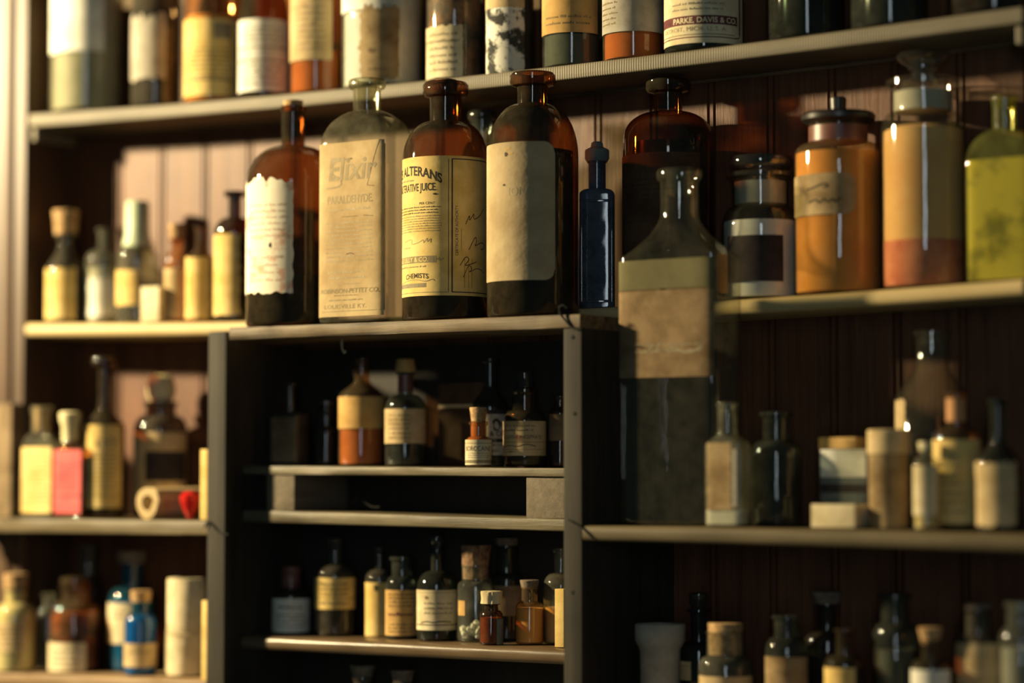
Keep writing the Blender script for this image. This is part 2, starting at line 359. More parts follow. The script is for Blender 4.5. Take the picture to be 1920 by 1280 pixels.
# back wall: beaded boards
bm = bmesh.new(); x = -1.05; pitch = 0.0685; xs = []
gx = X(1445, 170, WALL)
k0 = math.floor((-1.1-gx)/pitch)
for k in range(k0, k0+32):
    g = gx+k*pitch
    xs += [(g-.0052, 0), (g-.0045, .004), (g-.0026, .004), (g-.0019, 0), (g+.0019, 0), (g+.0026, .004), (g+.0045, .004), (g+.0052, 0)]
zt, zl = 2.3, 0.95
va = [(bm.verts.new((a, WALL+d, zl)), bm.verts.new((a, WALL+d, zt))) for a, d in xs]
for i in range(len(va)-1): bm.faces.new((va[i][0], va[i+1][0], va[i+1][1], va[i][1]))
bk = [bm.verts.new((xs[0][0], WALL+.03, zl)), bm.verts.new((xs[-1][0], WALL+.03, zl)), bm.verts.new((xs[-1][0], WALL+.03, zt)), bm.verts.new((xs[0][0], WALL+.03, zt))]
bm.faces.new(bk[::-1])
tag(link('wall_back', bm, 'wood_board', smooth=False), 'dark brown beaded board wall behind all the shelves', 'wall', kind='structure')
# upright trim at the left
bm = bmesh.new(); xr = X(50, 400, .085); prof = [(xr-.12, .088), (xr-.036, .088), (xr-.034, .083), (xr-.024, .081), (xr-.022, .085), (xr-.012, .085), (xr-.010, .083), (xr-.002, .084), (xr, .088), (xr, WALL-.001), (xr-.12, WALL-.001)]
zA, zB = SH['left'][1](xr-.03), SH['leftlow'][1](xr-.03)
for z0_, z1_ in ((zA+.0012, zt), (zB+.0012, zA-.0175), (zl, zB-.0155)):
    a = [bm.verts.new((p[0], p[1], z0_)) for p in prof]; b = [bm.verts.new((p[0], p[1], z1_)) for p in prof]
    for i in range(len(prof)): bm.faces.new((a[i], a[(i+1) % len(prof)], b[(i+1) % len(prof)], b[i]))
    bm.faces.new(a[::-1]); bm.faces.new(b)
bmesh.ops.recalc_face_normals(bm, faces=bm.faces)
tag(link('trim_1', bm, 'wood_trim', smooth=False), 'pale brown moulded upright at the left end of the shelves', 'upright trim', kind='structure')
# quarter mouldings under the top shelf at the wall
bm = bmesh.new(); prev = None; f = SH['top'][1]
for i in range(41):
    x = XL+.004+(XR-XL-.008)*i/40; z = f(x)-.0152
    cur = [bm.verts.new((x, WALL-.0005-.0035*a_, z-.0035*b_)) for a_, b_ in ((0, 0), (1, 0), (.9, .5), (.5, .9), (0, 1))]
    if prev:
        for k in range(5): bm.faces.new((prev[k], cur[k], cur[(k+1) % 5], prev[(k+1) % 5]))
    prev = cur
bmesh.ops.recalc_face_normals(bm, faces=bm.faces)
tag(link('trim_2', bm, 'wood_plank'), 'thin moulding under the top shelf along the back wall', 'trim', kind='structure')

# ------------------------------------------------------------------ bottle builder
def shoulder(nw, bw, yn, ys, style, n=9):
    out = []
    for i in range(1, n+1):
        t = i/n
        if style == 'r': a = t*math.pi/2; out.append((yn+(ys-yn)*(1-math.cos(a)), nw+(bw-nw)*math.sin(a)))
        elif style == 'o': u = t*t*(3-2*t); out.append((yn+(ys-yn)*t, nw+(bw-nw)*u))
        elif style == 'f': out.append((yn+(ys-yn)*t, nw+(bw-nw)*(0.97*t**1.5 if i < n else 1)))
        elif style == 'c': out.append((yn+(ys-yn)*t, nw+(bw-nw)*t))
        else:  # 'h' : short ogee then dome
            u = math.sin(t*math.pi/2)**0.8; out.append((yn+(ys-yn)*(t**1.5), nw+(bw-nw)*u))
    return out
class Bottle:
    def __init__(s, name, label, cat, shelf, Y, cx, yb, yt=0, lh=8, lw=20, nw=14, yn=0, ys=0, bw=30, st='r', g='amber', rect=None,
                 prof=None, group=None, base_z=None, foot=0.93, open_top=True, turn=False):
        s.cx, s.Y, s.bw = cx, Y, bw
        if rect: xl, xr_, xs_ = rect; s.cx = cx = (xl+(xr_ if turn else xs_))/2; s.bw = bw = ((xr_ if turn else xs_)-xl)/2
        p0 = on_plane(cx, yb, Y)
        s.d = depth(p0); s.k = s.d/FPX
        hr = s.bw*s.k; zs = max(SH[shelf][1](p0.x+q) for q in (-hr, 0, hr)) + 0.0010 if base_z is None else base_z
        s.o = Vector((p0.x, Y, zs))
        s.root = thing(name, s.o, label, cat, group)
        tc = CAM-s.o; tc.z = 0; tc.normalize(); s.tc = tc; s.rt = Vector((-tc.y, tc.x, 0))
        s.rect = rect
        if rect:
            A = math.atan2(tc.x, -tc.y)
            s.w = (xr_-xl)*s.k/math.cos(A); s.dp = (xs_-xr_)*s.k/max(.2, math.sin(A))
            if turn: s.w, s.dp = (xr_-xl)*s.k, (xs_-xr_)*s.k; s.root.rotation_euler = (0, 0, A*.9)
        s.ps = 0
        if prof is None:
            s.ps = 9 if open_top else 7
            prof = [(yt+lh*2.2, nw*.70), (yt+lh*.2, nw*.72), (yt, nw*.8), (yt, lw*.90), (yt+lh*.2, lw), (yt+lh*.75, lw), (yt+lh, lw*.92), (yt+lh*1.12, nw*1.02), (yt+lh*1.4, nw), (yn, nw)]
            if not open_top: prof = prof[2:]
            prof += shoulder(nw, bw, yn, ys, st)
            prof += [(yb-5, bw), (yb-2.2, bw*.985), (yb-.7, bw*(foot*.6+.4)), (yb, bw*foot)]
        s.nw = nw; s.prof = prof; s.yb = yb
        zt_ = at_depth(cx, prof[0][0], s.d).z; z0 = at_depth(cx, yb, s.d).z
        s.zt_, s.z0 = zt_, z0; s.sc = (zt_-zs)/(zt_-z0)
        bm = bmesh.new()
        rs = [s.ring(y, h) for y, h in prof]; rs.append((0, 0, 0, 2))
        rs = [(max(z, 0), a, b, n) for z, a, b, n in rs]
        rings(bm, rs, 64 if rect else 48)
        bmesh.ops.recalc_face_normals(bm, faces=bm.faces)
        s.body = link('glass_body' if g not in ('carton',) else 'body', bm, g, s.root)
    def z(s, y, dd=0.0):
        zz = at_depth(s.cx, y, s.d-dd).z
        return s.zt_ - (s.zt_-zz)*s.sc - s.o.z if dd == 0 else zz - s.o.z
    def ring(s, y, h, shrink=1.0):
        z = s.z(y)
        if s.rect:
            t = min(1, max(0, (h-s.nw)/max(1e-6, s.bw-s.nw)))
            if h <= s.nw: return (z, h*s.k*shrink, h*s.k*shrink, 2)
            return (z, (s.nw*s.k*(1-t)+s.w/2*t)*shrink, (s.nw*s.k*(1-t)+s.dp/2*t)*shrink, 2+t*t*4.5)
        return (z, h*s.k*shrink, h*s.k*shrink, 2)
    def lathe(s, name, prof, mat, jit=0, parent=None, seg=36, off=(0, 0)):
        bm = bmesh.new(); rs = [(0 if False else s.z(y), h*s.k, h*s.k, 2) for y, h in prof]
        rs = [(rs[0][0], 0, 0, 2)]+rs+[(rs[-1][0], 0, 0, 2)]
        rings(bm, rs, seg, jit=jit)
        bmesh.ops.translate(bm, verts=bm.verts, vec=(off[0], off[1], 0))
        bmesh.ops.recalc_face_normals(bm, faces=bm.faces)
        return link(name, bm, mat, parent or s.root)
    def fill(s, ytop, mat, name='contents', sh=0.93, mound=0.0):
        pts = [(y, h) for y, h in s.prof[s.ps:] if y > ytop]
        if not pts: pts = [(s.yb, s.bw)]
        h0 = pts[0][1]
        pts = [(ytop, h0)] + pts
        bm = bmesh.new(); rs = [s.ring(y, h, sh) for y, h in pts]
        ztop = rs[0][0]; rs = [(max(z, .0018), a, b, n) for z, a, b, n in rs]
        a0, b0, n0 = rs[0][1:]
        rs = [(ztop+mound*s.k, 0, 0, 2), (ztop+mound*s.k*.7, a0*.4, b0*.4, n0)] + rs + [(.0018, 0, 0, 2)]
        rings(bm, rs, 40)
        bmesh.ops.recalc_face_normals(bm, faces=bm.faces)
        return link(name, bm, mat, s.root)
    def cork(s, y0, y1, w0, w1, mat='cork', name='cork', jit=0.03):
        return s.lathe(name, [(y0, w0*.94), (y0+1.2, w0), (y0*.5+y1*.5, (w0+w1)/2), (y1, w1)], mat, jit)
    # surface map: (u, z) -> local point; u = arc length from the middle of the seen side
    def U(s, x):
        if s.rect:
            xl, xr_, xs_ = s.rect
            return (x-(xl+xr_)/2)/(xr_-xl)*s.w
        t = (x-s.cx)/s.bw; th = math.asin(max(-1, min(1, t)))
        if abs(t) > 1: th += math.copysign(math.radians((abs(t)-1)*60), t)
        return th*s.bw*s.k
    def V(s, y): return s.z(y, s.dp/2 if s.rect else s.bw*s.k*.75)
    def pt(s, u, z, off):
        if s.rect:
            a, b = s.w/2+off, s.dp/2+off; q = min(.995, abs(u)/a)
            return Vector((u, -b*(1-q**6.5)**(1/6.5), z))
        R = s.bw*s.k; th = u/R
        return (s.tc*math.cos(th)+s.rt*math.sin(th))*(R+off) + Vector((0, 0, z))
    def label(s, x0, y0, x1, y1, mat='cream', items=(), rag=0.0, corner=0.0, name='label', nu=28, nv=16, hole=(), ragr=None):
        bm = bmesh.new(); mats = [mat]
        u0, u1, z1, z0 = s.U(x0), s.U(x1), s.V(y0), s.V(y1)
        if s.rect and x1 >= s.rect[1]-1: u1 = s.w/2*0.94
        if s.rect and x0 <= s.rect[0]+1: u0 = -s.w/2*0.985
        off = 0.0004; cr = corner*s.k; rg = rag*s.k; rr = (ragr if ragr is not None else rag)*s.k; sd = random.random()*50
        if rag or s.rect: nu, nv = 44, 40
        elif items: nu = 60
        if corner: nu = 44
        grid = []
        for i in range(nu+1):
            f = i/nu; u = u0+(u1-u0)*f; col = []
            e = min(u-u0, u1-u) if corner >= 0 else 0
            cut = cr-math.sqrt(max(0, cr*cr-max(0, cr-e)**2)) if cr and e < cr else 0
            a = z0+cut+rg*mnoise.noise((f*9, sd, 0)); b = z1-cut+rg*2*min(0.3, mnoise.noise((f*11, sd+9, 1)))
            for j in range(nv+1):
                t = j/nv; du = 0
                if rg and i == nu or (rr and i == nu): du = rr*(mnoise.noise((t*13, sd, 5))-.2)
                if rg and i == 0: du = rg*mnoise.noise((t*13, sd+4, 7))
                col.append(bm.verts.new(s.pt(u+du, a+(b-a)*t, off)))
            grid.append(col)
        for i in range(nu):
            for j in range(nv): bm.faces.new((grid[i][j], grid[i+1][j], grid[i+1][j+1], grid[i][j+1]))
        def mi(m):
            if m not in mats: mats.append(m)
            return mats.index(m)
        def quad(ps, m, o2=0.00050):
            try: bm.faces.new([bm.verts.new(s.pt(u, z, o2)) for u, z in ps]).material_index = mi(m)
            except ValueError: pass
        def ribbon(P, wd, m, o2=0.00051):
            for (a, b) in zip(P[:-1], P[1:]):
                d = Vector((b[0]-a[0], b[1]-a[1])); 
                if d.length < 1e-7: continue
                n = Vector((-d.y, d.x)).normalized()*wd/2; e_ = d.normalized()*wd*.3
                quad([(a[0]-n.x-e_.x, a[1]-n.y-e_.y), (b[0]-n.x+e_.x, b[1]-n.y+e_.y), (b[0]+n.x+e_.x, b[1]+n.y+e_.y), (a[0]+n.x-e_.x, a[1]+n.y-e_.y)], m, o2)
        for it in items:
            k = it[0]
            if k == 'T':      # T, string, anchor, x, y, cap px, material, opts
                _, st_, an, x, y, cap, m = it[:7]; op = it[7] if len(it) > 7 else {}
                vs, fs, wd = text_geo(st_, op.get('bold', 0.0), op.get('shear', 0.0))
                h = cap*s.k; sx = h*op.get('sx', 1.0); W = wd*sx
                if 'x1' in op: W = s.U(op['x1'])-s.U(x); sx = W/wd
                u_ = s.U(x); z_ = s.V(y)
                ox = {'l': 0, 'c': -W/2, 'r': -W}[an]; arc = op.get('arc', 0)*s.k; rot = op.get('rot', 0); sl = op.get('slope', 0)
                vv = []
                for (a, b) in vs:
                    px_, py_ = ox+a*sx, b*h
                    if rot: px_, py_ = -py_, px_
                    if arc: q = (px_-ox-W*op.get('apex', .5))/(W/2); py_ += -arc*q*q
                    py_ += sl*px_
                    vv.append(bm.verts.new(s.pt(u_+px_, z_+py_, op.get('off', .00054))))
                for f_ in fs:
                    try: bm.faces.new([vv[i] for i in f_]).material_index = mi(m)
                    except ValueError: pass
            elif k == 'L':    # fine print rows: L, x0, x1, y0, y1, rows, material
                _, xa, xb, ya, yb_, rows, m = it[:7]
                for r_ in range(rows):
                    yy = ya+(yb_-ya)*(r_+.5)/rows; hh = (yb_-ya)/rows*.42*s.k; u_ = s.U(xa)+random.random()*2*s.k; ue = s.U(xb)-random.random()*random.random()*8*s.k; z_ = s.V(yy)
                    while u_ < ue:
                        for q_ in range(random.randint(2, 9)):
                            l_ = random.uniform(.45, .95)*hh; h_ = hh*random.choice((.62, .62, .66, 1.0))
                            if u_+l_ > ue: break
                            quad([(u_, z_), (u_+l_, z_), (u_+l_, z_+h_), (u_, z_+h_)], m); u_ += l_+hh*.22
                        u_ += hh*.6
            elif k == 'R':    # ruled rectangle filled: R, x0, y0, x1, y1, material
                _, xa, ya, xb, yb_, m = it[:6]; ua, ub, za, zb_ = s.U(xa), s.U(xb), s.V(yb_), s.V(ya); n_ = max(1, int((ub-ua)/(s.bw*s.k)*14))
                dzs = (it[6] if len(it) > 6 else 0)*s.k
                for i in range(n_):
                    a, b = ua+(ub-ua)*i/n_, ua+(ub-ua)*(i+1)/n_
                    quad([(a, za+dzs*i/n_), (b, za+dzs*(i+1)/n_), (b, zb_+dzs*(i+1)/n_), (a, zb_+dzs*i/n_)], m, .00046)
            elif k == 'S':    # pen stroke: S, [(x, y)...], width px, material
                _, P, wd, m = it
                Q = [(s.U(x), s.V(y)) for x, y in P]
                for _i in range(2):
                    Q2 = [Q[0]]
                    for a, b in zip(Q[:-1], Q[1:]): Q2 += [(a[0]*.75+b[0]*.25, a[1]*.75+b[1]*.25), (a[0]*.25+b[0]*.75, a[1]*.25+b[1]*.75)]
                    Q = Q2+[Q[-1]]
                ribbon(Q, wd*s.k, m)
            elif k == 'D':    # spot: D, x, y, rx, ry, material
                _, x, y, rx, ry, m = it; u_, z_ = s.U(x), s.V(y)
                quad([(u_+rx*s.k*math.cos(a)*(1+.25*math.sin(3*a+x)), z_+ry*s.k*math.sin(a)) for a in [2*math.pi*i/12 for i in range(12)]], m, .00056)
        return link(name, bm, mats, s.root)
def box_thing(name, label, cat, shelf, px0, px1, y0, y1, Y, dep, mat, xs_side=None, group=None, lid=None, bands=(), rz=0, base_z=None, lidmat=None):
    """Rectangular carton: front face between pixel columns px0..px1, depth dep."""
    pc = on_plane((px0+px1)/2, y1, Y); A = math.atan2(CAM.x-pc.x, pc.y-CAM.y); k = depth(pc)/FPX
    W = (px1-px0)*k/math.cos(A+rz); zs = max(SH[shelf][1](pc.x+q) for q in (-W/2, 0, W/2))+.0010 if base_z is None else base_z
    H = at_depth((px0+px1)/2, y0, depth(pc)).z - zs
    t = thing(name, (pc.x, pc.y, zs), label, cat, group); t.rotation_euler = (0, 0, rz)
    zl_ = H if lid is None else H-lid*k
    bm = bmesh.new(); box(bm, -W/2, W/2, 0, dep, 0, zl_, .0006); link('carton_body', bm, mat, t, ang=30)
    if lid is not None:
        bm = bmesh.new(); box(bm, -W/2-.0006, W/2+.0006, -.0006, dep+.0006, zl_-.004, H, .0008); link('lid', bm, lidmat or mat, t, ang=30)
    for (ya, yb_, m, nm) in bands:
        bm = bmesh.new(); za = H*(1-ya); zb_ = H*(1-yb_)
        o_ = .0004
        v = [bm.verts.new(p) for p in ((-W/2+.001, -o_, zb_), (W/2-.001, -o_, zb_), (W/2-.001, -o_, za), (-W/2+.001, -o_, za))]; bm.faces.new(v); link(nm, bm, m, t)
    return t

# ================================================================== the things on the shelves
B = Bottle
G_TOP = 'bottles on the top shelf'
# ---- top shelf
b = B('medicine_bottle', 'large smoky clear bottle with a blank white label, first on the top shelf', 'bottle', 'top', .1175, 163, 208, yt=-190, lh=14, lw=34, nw=24, yn=-100, ys=-45, bw=68, g='clear_hazy', group=G_TOP)
b.fill(0, 'silver_liquid'); b.label(92, -20, 193, 97, 'white_paper', rag=1.5)
b = B('medicine_bottle', 'dark bottle with torn pinkish-grey label beside the white-labelled first bottle', 'bottle', 'top', .112, 292, 196, yt=-110, lh=10, lw=24, nw=17, yn=-60, ys=20, bw=46, g='smoky', group=G_TOP)
b.fill(110, 'dark_liquid'); b.label(240, 28, 310, 150, 'grey_paper', rag=9, ragr=2)
b = B('apothecary_jar', 'wide amber jar covered in a yellow label on the top shelf', 'jar', 'top', .114, 397, 190, yt=-110, lh=12, lw=40, nw=30, yn=-70, ys=22, bw=52, g='amber_light', group=G_TOP)
b.fill(30, 'cream_powder'); b.label(338, 34, 442, 180, 'yellow', [('R', 400, 42, 432, 72, 'ink_ghost'), ('L', 352, 430, 90, 150, 7, 'ink_faint'), ('R', 350, 148, 436, 152, 'ink_faint')])
b = B('medicine_bottle', 'amber bottle with cream ruled label and a lit round shoulder on the top shelf', 'bottle', 'top', .112, 494, 183, yt=-70, lh=9, lw=24, nw=17, yn=-30, ys=38, bw=47, g='amber', group=G_TOP)
b.fill(60, 'dark_liquid'); b.label(446, 35, 540, 172, 'white_paper', [('R', 449, 88, 536, 90.5, 'ink_faint'), ('R', 449, 112, 536, 115, 'ink_faint'), ('L', 455, 528, 50, 84, 4, 'ink_ghost'), ('L', 455, 528, 120, 165, 4, 'ink_ghost'), ('D', 512, 130, 12, 8, 'ink_ghost')])
b = B('medicine_bottle', 'tall brown glass bottle with long grey-beige label before the torn brown label', 'bottle', 'top', .113, 593, 166, yt=-150, lh=10, lw=26, nw=18, yn=-100, ys=-30, bw=49, g='amber_light', group=G_TOP)
b.fill(90, 'copper_glow'); b.label(543, -20, 622, 113, 'tan', [('L', 556, 612, 10, 100, 8, 'ink_ghost')])
b = B('apothecary_jar', 'fat pale jar of white powder with a torn brown label on the top shelf', 'jar', 'top', .1175, 718, 158, yt=-190, lh=14, lw=50, nw=40, yn=-140, ys=-60, bw=77, g='clear', group=G_TOP)
b.fill(-40, 'white_powder'); b.label(676, 14, 748, 150, 'dirty_brown', [('D', 697, 97, 7, 5, 'ink_faint'), ('L', 690, 735, 128, 140, 1, 'ink_faint')], rag=10, ragr=3)
b.label(641, -30, 722, 18, 'white_paper', name='label')
b = B('medicine_bottle', 'dusty clear bottle with low yellow label, between pale jar and crusted bottle', 'bottle', 'top', .113, 853, 152, yt=-120, lh=10, lw=26, nw=18, yn=-70, ys=-10, bw=53, g='clear_hazy', group=G_TOP)
b.fill(0, 'brown_residue'); b.label(798, 48, 868, 146, 'cream', [('L', 805, 860, 60, 140, 6, 'ink_ghost'), ('R', 800, 76, 862, 78, 'ink_faint')], rag=2)
b = B('medicine_bottle', 'bottle with black and white flaking crust below a tan label on the top shelf', 'bottle', 'top', .111, 956, 138, yt=-110, lh=9, lw=22, nw=15, yn=-60, ys=-10, bw=45, g='smoky', group=G_TOP)
b.fill(0, 'dark_liquid'); b.label(911, -20, 983, 14, 'tan'); b.label(912, 14, 983, 137, 'stained_white', rag=1.5)
b = B('medicine_bottle', 'grey bottle with orange-tan label over bare glass, right of the crusted bottle', 'bottle', 'top', .114, 1073, 121, yt=-150, lh=10, lw=28, nw=19, yn=-100, ys=-30, bw=56, g='clear_dark', group=G_TOP)
b.fill(64, 'grey_liquid'); b.label(1016, -20, 1120, 62, 'ochre', [('L', 1024, 1110, 28, 52, 2, 'ink_faint')])
b = B('medicine_bottle', 'copper-brown bottle with dull grey label, left of the red-banded label', 'bottle', 'top', .115, 1188, 109, yt=-150, lh=10, lw=28, nw=20, yn=-100, ys=-30, bw=58, g='amber_light', group=G_TOP)
b.fill(40, 'copper_glow'); b.label(1129, -20, 1245, 60, 'grey_paper', [('L', 1131, 1160, 0, 50, 5, 'ink_faint')])
b = B('medicine_bottle', 'round bottle with cream label and dark red lettered band on the top shelf', 'bottle', 'top', .1185, 1320, 93, yt=-170, lh=12, lw=34, nw=24, yn=-110, ys=-40, bw=74, g='green_dark', group=G_TOP)
b.fill(-20, 'dark_liquid')
b.label(1243, -20, 1391, 83, 'cream', [('R', 1240, 31, 1381, 48, 'ink_wine'), ('T', 'PARKE, DAVIS & CO.', 'r', 1379, 44.5, 10, 'ink_cream', {'bold': .02, 'sx': 1.02, 'off': .00058}),
   ('T', 'DETROIT, MICH. U. S. A.', 'r', 1362, 60, 8, 'ink_olive', {'sx': 1.15}), ('R', 1240, 66, 1376, 67.5, 'ink_faint'), ('R', 1240, 71, 1378, 73, 'ink_wine'), ('R', 1384, -20, 1386.5, 64, 'ink_wine'),
   ('S', [(1385, 60), (1385, 70), (1376, 72)], 2.2, 'ink_wine'), ('L', 1262, 1360, 5, 25, 2, 'ink_ghost')])
for cx, yb, bw, gl, lab in ((1513, 61, 71, 'green_dark', 'unlabelled dark bottle on the top shelf right of the red-banded label'), (1668, 41, 72, 'clear_dark', 'unlabelled dark bottle on the top shelf above the orange jar'), (1862, 16, 76, 'amber_dark', 'dark bottle with a faint amber glow, last on the top shelf')):
    b = B('medicine_bottle', lab, 'bottle', 'top', .1175, cx, yb, yt=-190, lh=12, lw=34, nw=24, yn=-130, ys=-60, bw=bw, g=gl, group=G_TOP); b.fill(-30, 'dark_liquid', sh=.8)
# ---- middle shelf, left of the big bottles
G_ML = 'small bottles at the left end of the middle shelf'
b = B('pill_bottle', 'small dark bottle with a fat wrapped cork, first on the middle shelf', 'bottle', 'mid', .108, 122, 601, yt=438, lh=7, lw=21, nw=14, yn=462, ys=506, bw=36, st='o', g='smoky', group=G_ML)
b.fill(520, 'dark_liquid'); b.cork(395, 442, 24, 20, 'cork'); b.label(84, 503, 140, 598, 'yellow', rag=3)
b = B('medicine_bottle', 'clear little bottle with crumpled pale label beside the green-topped bottle', 'bottle', 'mid', .128, 192, 600, yt=428, lh=6, lw=13, nw=9, yn=466, ys=486, bw=32, g='clear_hazy', group=G_ML)
b.label(166, 520, 218, 594, 'white_paper', rag=4); b.fill(500, 'silver_liquid', sh=.85)
b = B('medicine_bottle', 'small bottle with a tall pale green wax-coated top on the middle shelf', 'bottle', 'mid', .118, 256, 601, yt=452, lh=6, lw=26, nw=22, yn=462, ys=484, bw=38, g='clear_hazy', group=G_ML)
b.lathe('wax_cap', [(380, 20), (383, 22), (440, 23), (452, 26), (462, 27)], 'wax_green'); b.label(214, 506, 258, 572, 'yellow', rag=2); b.fill(572, 'dark_liquid')
box_thing('paper_packet', 'tiny upright cream packet standing in front of the green-topped bottle', 'packet', 'mid', 264, 297, 537, 603, .083, .010, 'cream')
b = B('pill_bottle', 'small corked vial with a plain tan label on the middle shelf', 'bottle', 'mid', .108, 331, 600, yt=446, lh=6, lw=15, nw=11, yn=470, ys=494, bw=23, g='amber_light', group=G_ML)
b.cork(420, 448, 16, 13); b.label(307, 502, 346, 597, 'tan'); b.fill(500, 'copper_glow')
b = B('pill_bottle', 'slim amber vial with torn yellow label, between corked vial and black-topped bottle', 'bottle', 'mid', .108, 375, 600, yt=424, lh=5, lw=12, nw=9, yn=462, ys=486, bw=27, st='o', g='amber_light', group=G_ML)
b.label(346, 482, 398, 597, 'yellow', rag=3, ragr=7); b.fill(490, 'copper_glow')
b = B('medicine_bottle', 'brown bottle with black lip and long yellow label by the torn white label', 'bottle', 'mid', .112, 439, 599, yt=358, lh=9, lw=21, nw=12, yn=406, ys=434, bw=38, g='amber_dark', group=G_ML)
b.label(399, 438, 449, 591, 'yellow', rag=2, ragr=4); b.fill(440, 'dark_liquid')
# ---- big bottles on top of the cabinet
b = B('medicine_bottle', 'large corked brown bottle with a torn streaked white label, leftmost big bottle', 'bottle', 'plank', .0325, 548, 607, yt=196, lh=10, lw=25, nw=22, yn=272, ys=340, bw=87, st='r', g='amber')
b.fill(516, 'dark_liquid'); b.cork(186, 206, 19, 16)
b.label(458, 336, 549, 549, 'streaked_white', [('D', 507, 460, 3, 5, 'ink'), ('L', 470, 540, 380, 450, 6, 'ink_pale'), ('R', 460, 467, 540, 468.2, 'ink_pale'), ('L', 470, 530, 478, 535, 4, 'ink_pale')], rag=9, ragr=3)
b = B('medicine_bottle', 'tall rectangular clear bottle with a full-height faded paper label', 'bottle', 'plank', .020, 0, 600, yt=146, lh=17, lw=39, nw=26, yn=206, ys=278, st='h', g='clear_dusty', rect=(590, 719, 784))
PK = [('T', 'Elixir', 'l', 616, 333, 42, 'ink_elix', {'bold': .02, 'shear': .12, 'x1': 705}), ('S', [(612, 348), (640, 346), (640, 330), (620, 322), (624, 296), (660, 294)], 3, 'ink_elix'),
  ('T', 'PARALDEHYDE.', 'l', 614, 378, 15, 'ink_elix', {'x1': 698, 'bold': .01}), ('R', 640, 403, 672, 404.2, 'ink_faint'), ('L', 614, 698, 386, 398, 1, 'ink_shade'), ('L', 610, 700, 412, 492, 10, 'ink_shade'),
  ('L', 616, 690, 505, 526, 2, 'ink_shade'), ('L', 632, 676, 529, 534, 1, 'ink_shade'), ('T', 'ROBINSON-PETTET CO.', 'l', 600, 548, 8.5, 'ink_olive', {'x1': 709, 'bold': .015, 'shear': .15}),
  ('L', 626, 676, 551, 555, 1, 'ink_faint'), ('L', 616, 682, 559, 565, 1, 'ink_olive'), ('T', 'LOUISVILLE KY.', 'l', 609, 577, 8, 'ink_olive', {'x1': 687}),
  ('R', 598, 581.5, 716, 582.7, 'ink_olive'), ('R', 714.5, 270, 716, 582, 'ink_olive'),
  ('S', [(709, 262), (701, 290), (692, 330), (688, 346)], 1.2, 'brown_paper'), ('S', [(688, 347), (700, 349)], 1.2, 'brown_paper'), ('S', [(682, 403), (698, 405)], 1.6, 'brown_paper'), ('S', [(650, 475), (656, 472), (664, 475)], 1.4, 'brown_paper')]
b.label(590, 262, 722, 592, 'elixir_paper', PK, corner=0)
b = B('medicine_bottle', 'large amber bottle with a crowded yellow label and a signed side panel', 'bottle', 'plank', .034, 835, 598, yt=152, lh=26, lw=43, nw=30, yn=226, ys=300, bw=81, st='r', g='amber')
b.fill(300, 'dark_liquid', sh=.9); b.cork(147, 170, 22, 21, 'cork_dark')
J = [('T', "'S ALTERANS", 'r', 829, 326, 17, 'ink', {'bold': .025, 'arc': 11, 'sx': .82, 'apex': .36}), ('T', 'ALTERATIVE JUICE.', 'r', 818, 357, 14, 'ink', {'bold': .015, 'sx': .62}),
  ('L', 745, 778, 333, 342, 1, 'ink_ghost'), ('T', 'PER CENT', 'r', 815, 383, 4.5, 'ink', {'sx': 1.1}), ('L', 745, 828, 386, 402, 3, 'ink'), ('L', 745, 829, 403, 436, 7, 'ink_olive'),
  ('S', [(760, 452), (775, 446), (772, 458), (786, 455), (796, 448), (794, 458), (803, 444), (801, 456), (809, 446), (808, 455)], 1.1, 'ink_olive'), ('L', 758, 772, 462, 466, 1, 'ink_olive'),
  ('R', 742, 480, 818, 493, 'ink_olive'), ('T', 'ELI LILLY & CO.', 'r', 804, 490.5, 8.5, 'yellow', {'bold': .02, 'off': .00058}), ('S', [(818, 487), (826, 483), (824, 490), (832, 485)], 1.4, 'ink_olive'),
  ('L', 745, 800, 497, 505, 1, 'ink_olive'), ('T', 'CHEMISTS', 'r', 804, 521, 9, 'ink', {'bold': .015, 'arc': 2}), ('S', [(756, 530), (770, 524), (784, 524), (800, 529), (812, 523), (815, 527)], 1.2, 'ink_olive'), ('R', 744, 531, 800, 539, 'ink_ghost'),
  ('R', 840, 298, 841.2, 547, 'ink'), ('R', 846, 297, 848.5, 549, 'ink'), ('R', 848, 547.5, 925, 549.5, 'ink'), ('R', 742, 548, 842, 549.3, 'ink_olive'), ('R', 848, 297, 925, 299, 'ink'),
  ('T', 'CERTIFICATE OF AUTHORITY', 'l', 858.5, 480, 5.6, 'ink', {'rot': 1, 'sx': .88})]
for xx in (865, 871, 878, 884):
    J.append(('T', 'mmnnwmunimwnmnuwmnnmwuimwnmu'[:24 if xx > 870 else 18], 'l', xx, 540 if xx > 870 else 470, 2.6, 'ink_dim', {'rot': 1, 'sx': 1.0}))
J += [('S', [(872, 420), (880, 400), (878, 416), (888, 396), (886, 412), (897, 404), (905, 388)], 1.6, 'ink'), ('S', [(878, 468), (890, 440), (893, 452), (887, 462), (903, 450), (908, 462), (900, 466)], 1.6, 'ink'),
  ('S', [(862, 498), (872, 480), (880, 486), (868, 500), (884, 494), (892, 490)], 1.6, 'ink'), ('S', [(868, 520), (878, 494), (884, 505), (876, 512), (895, 500), (905, 510)], 1.4, 'ink'),
  ('D', 816, 364, 4, 1.8, 'ink')]
b.label(738, 292, 925, 555, 'yellow', J)
b = B('medicine_bottle', 'large dark brown bottle with a blistered faded label and two small holes', 'bottle', 'plank', .034, 999, 590, yt=134, lh=24, lw=43, nw=29, yn=192, ys=292, bw=86, st='h', g='amber')
b.fill(282, 'dark_liquid', sh=.88)
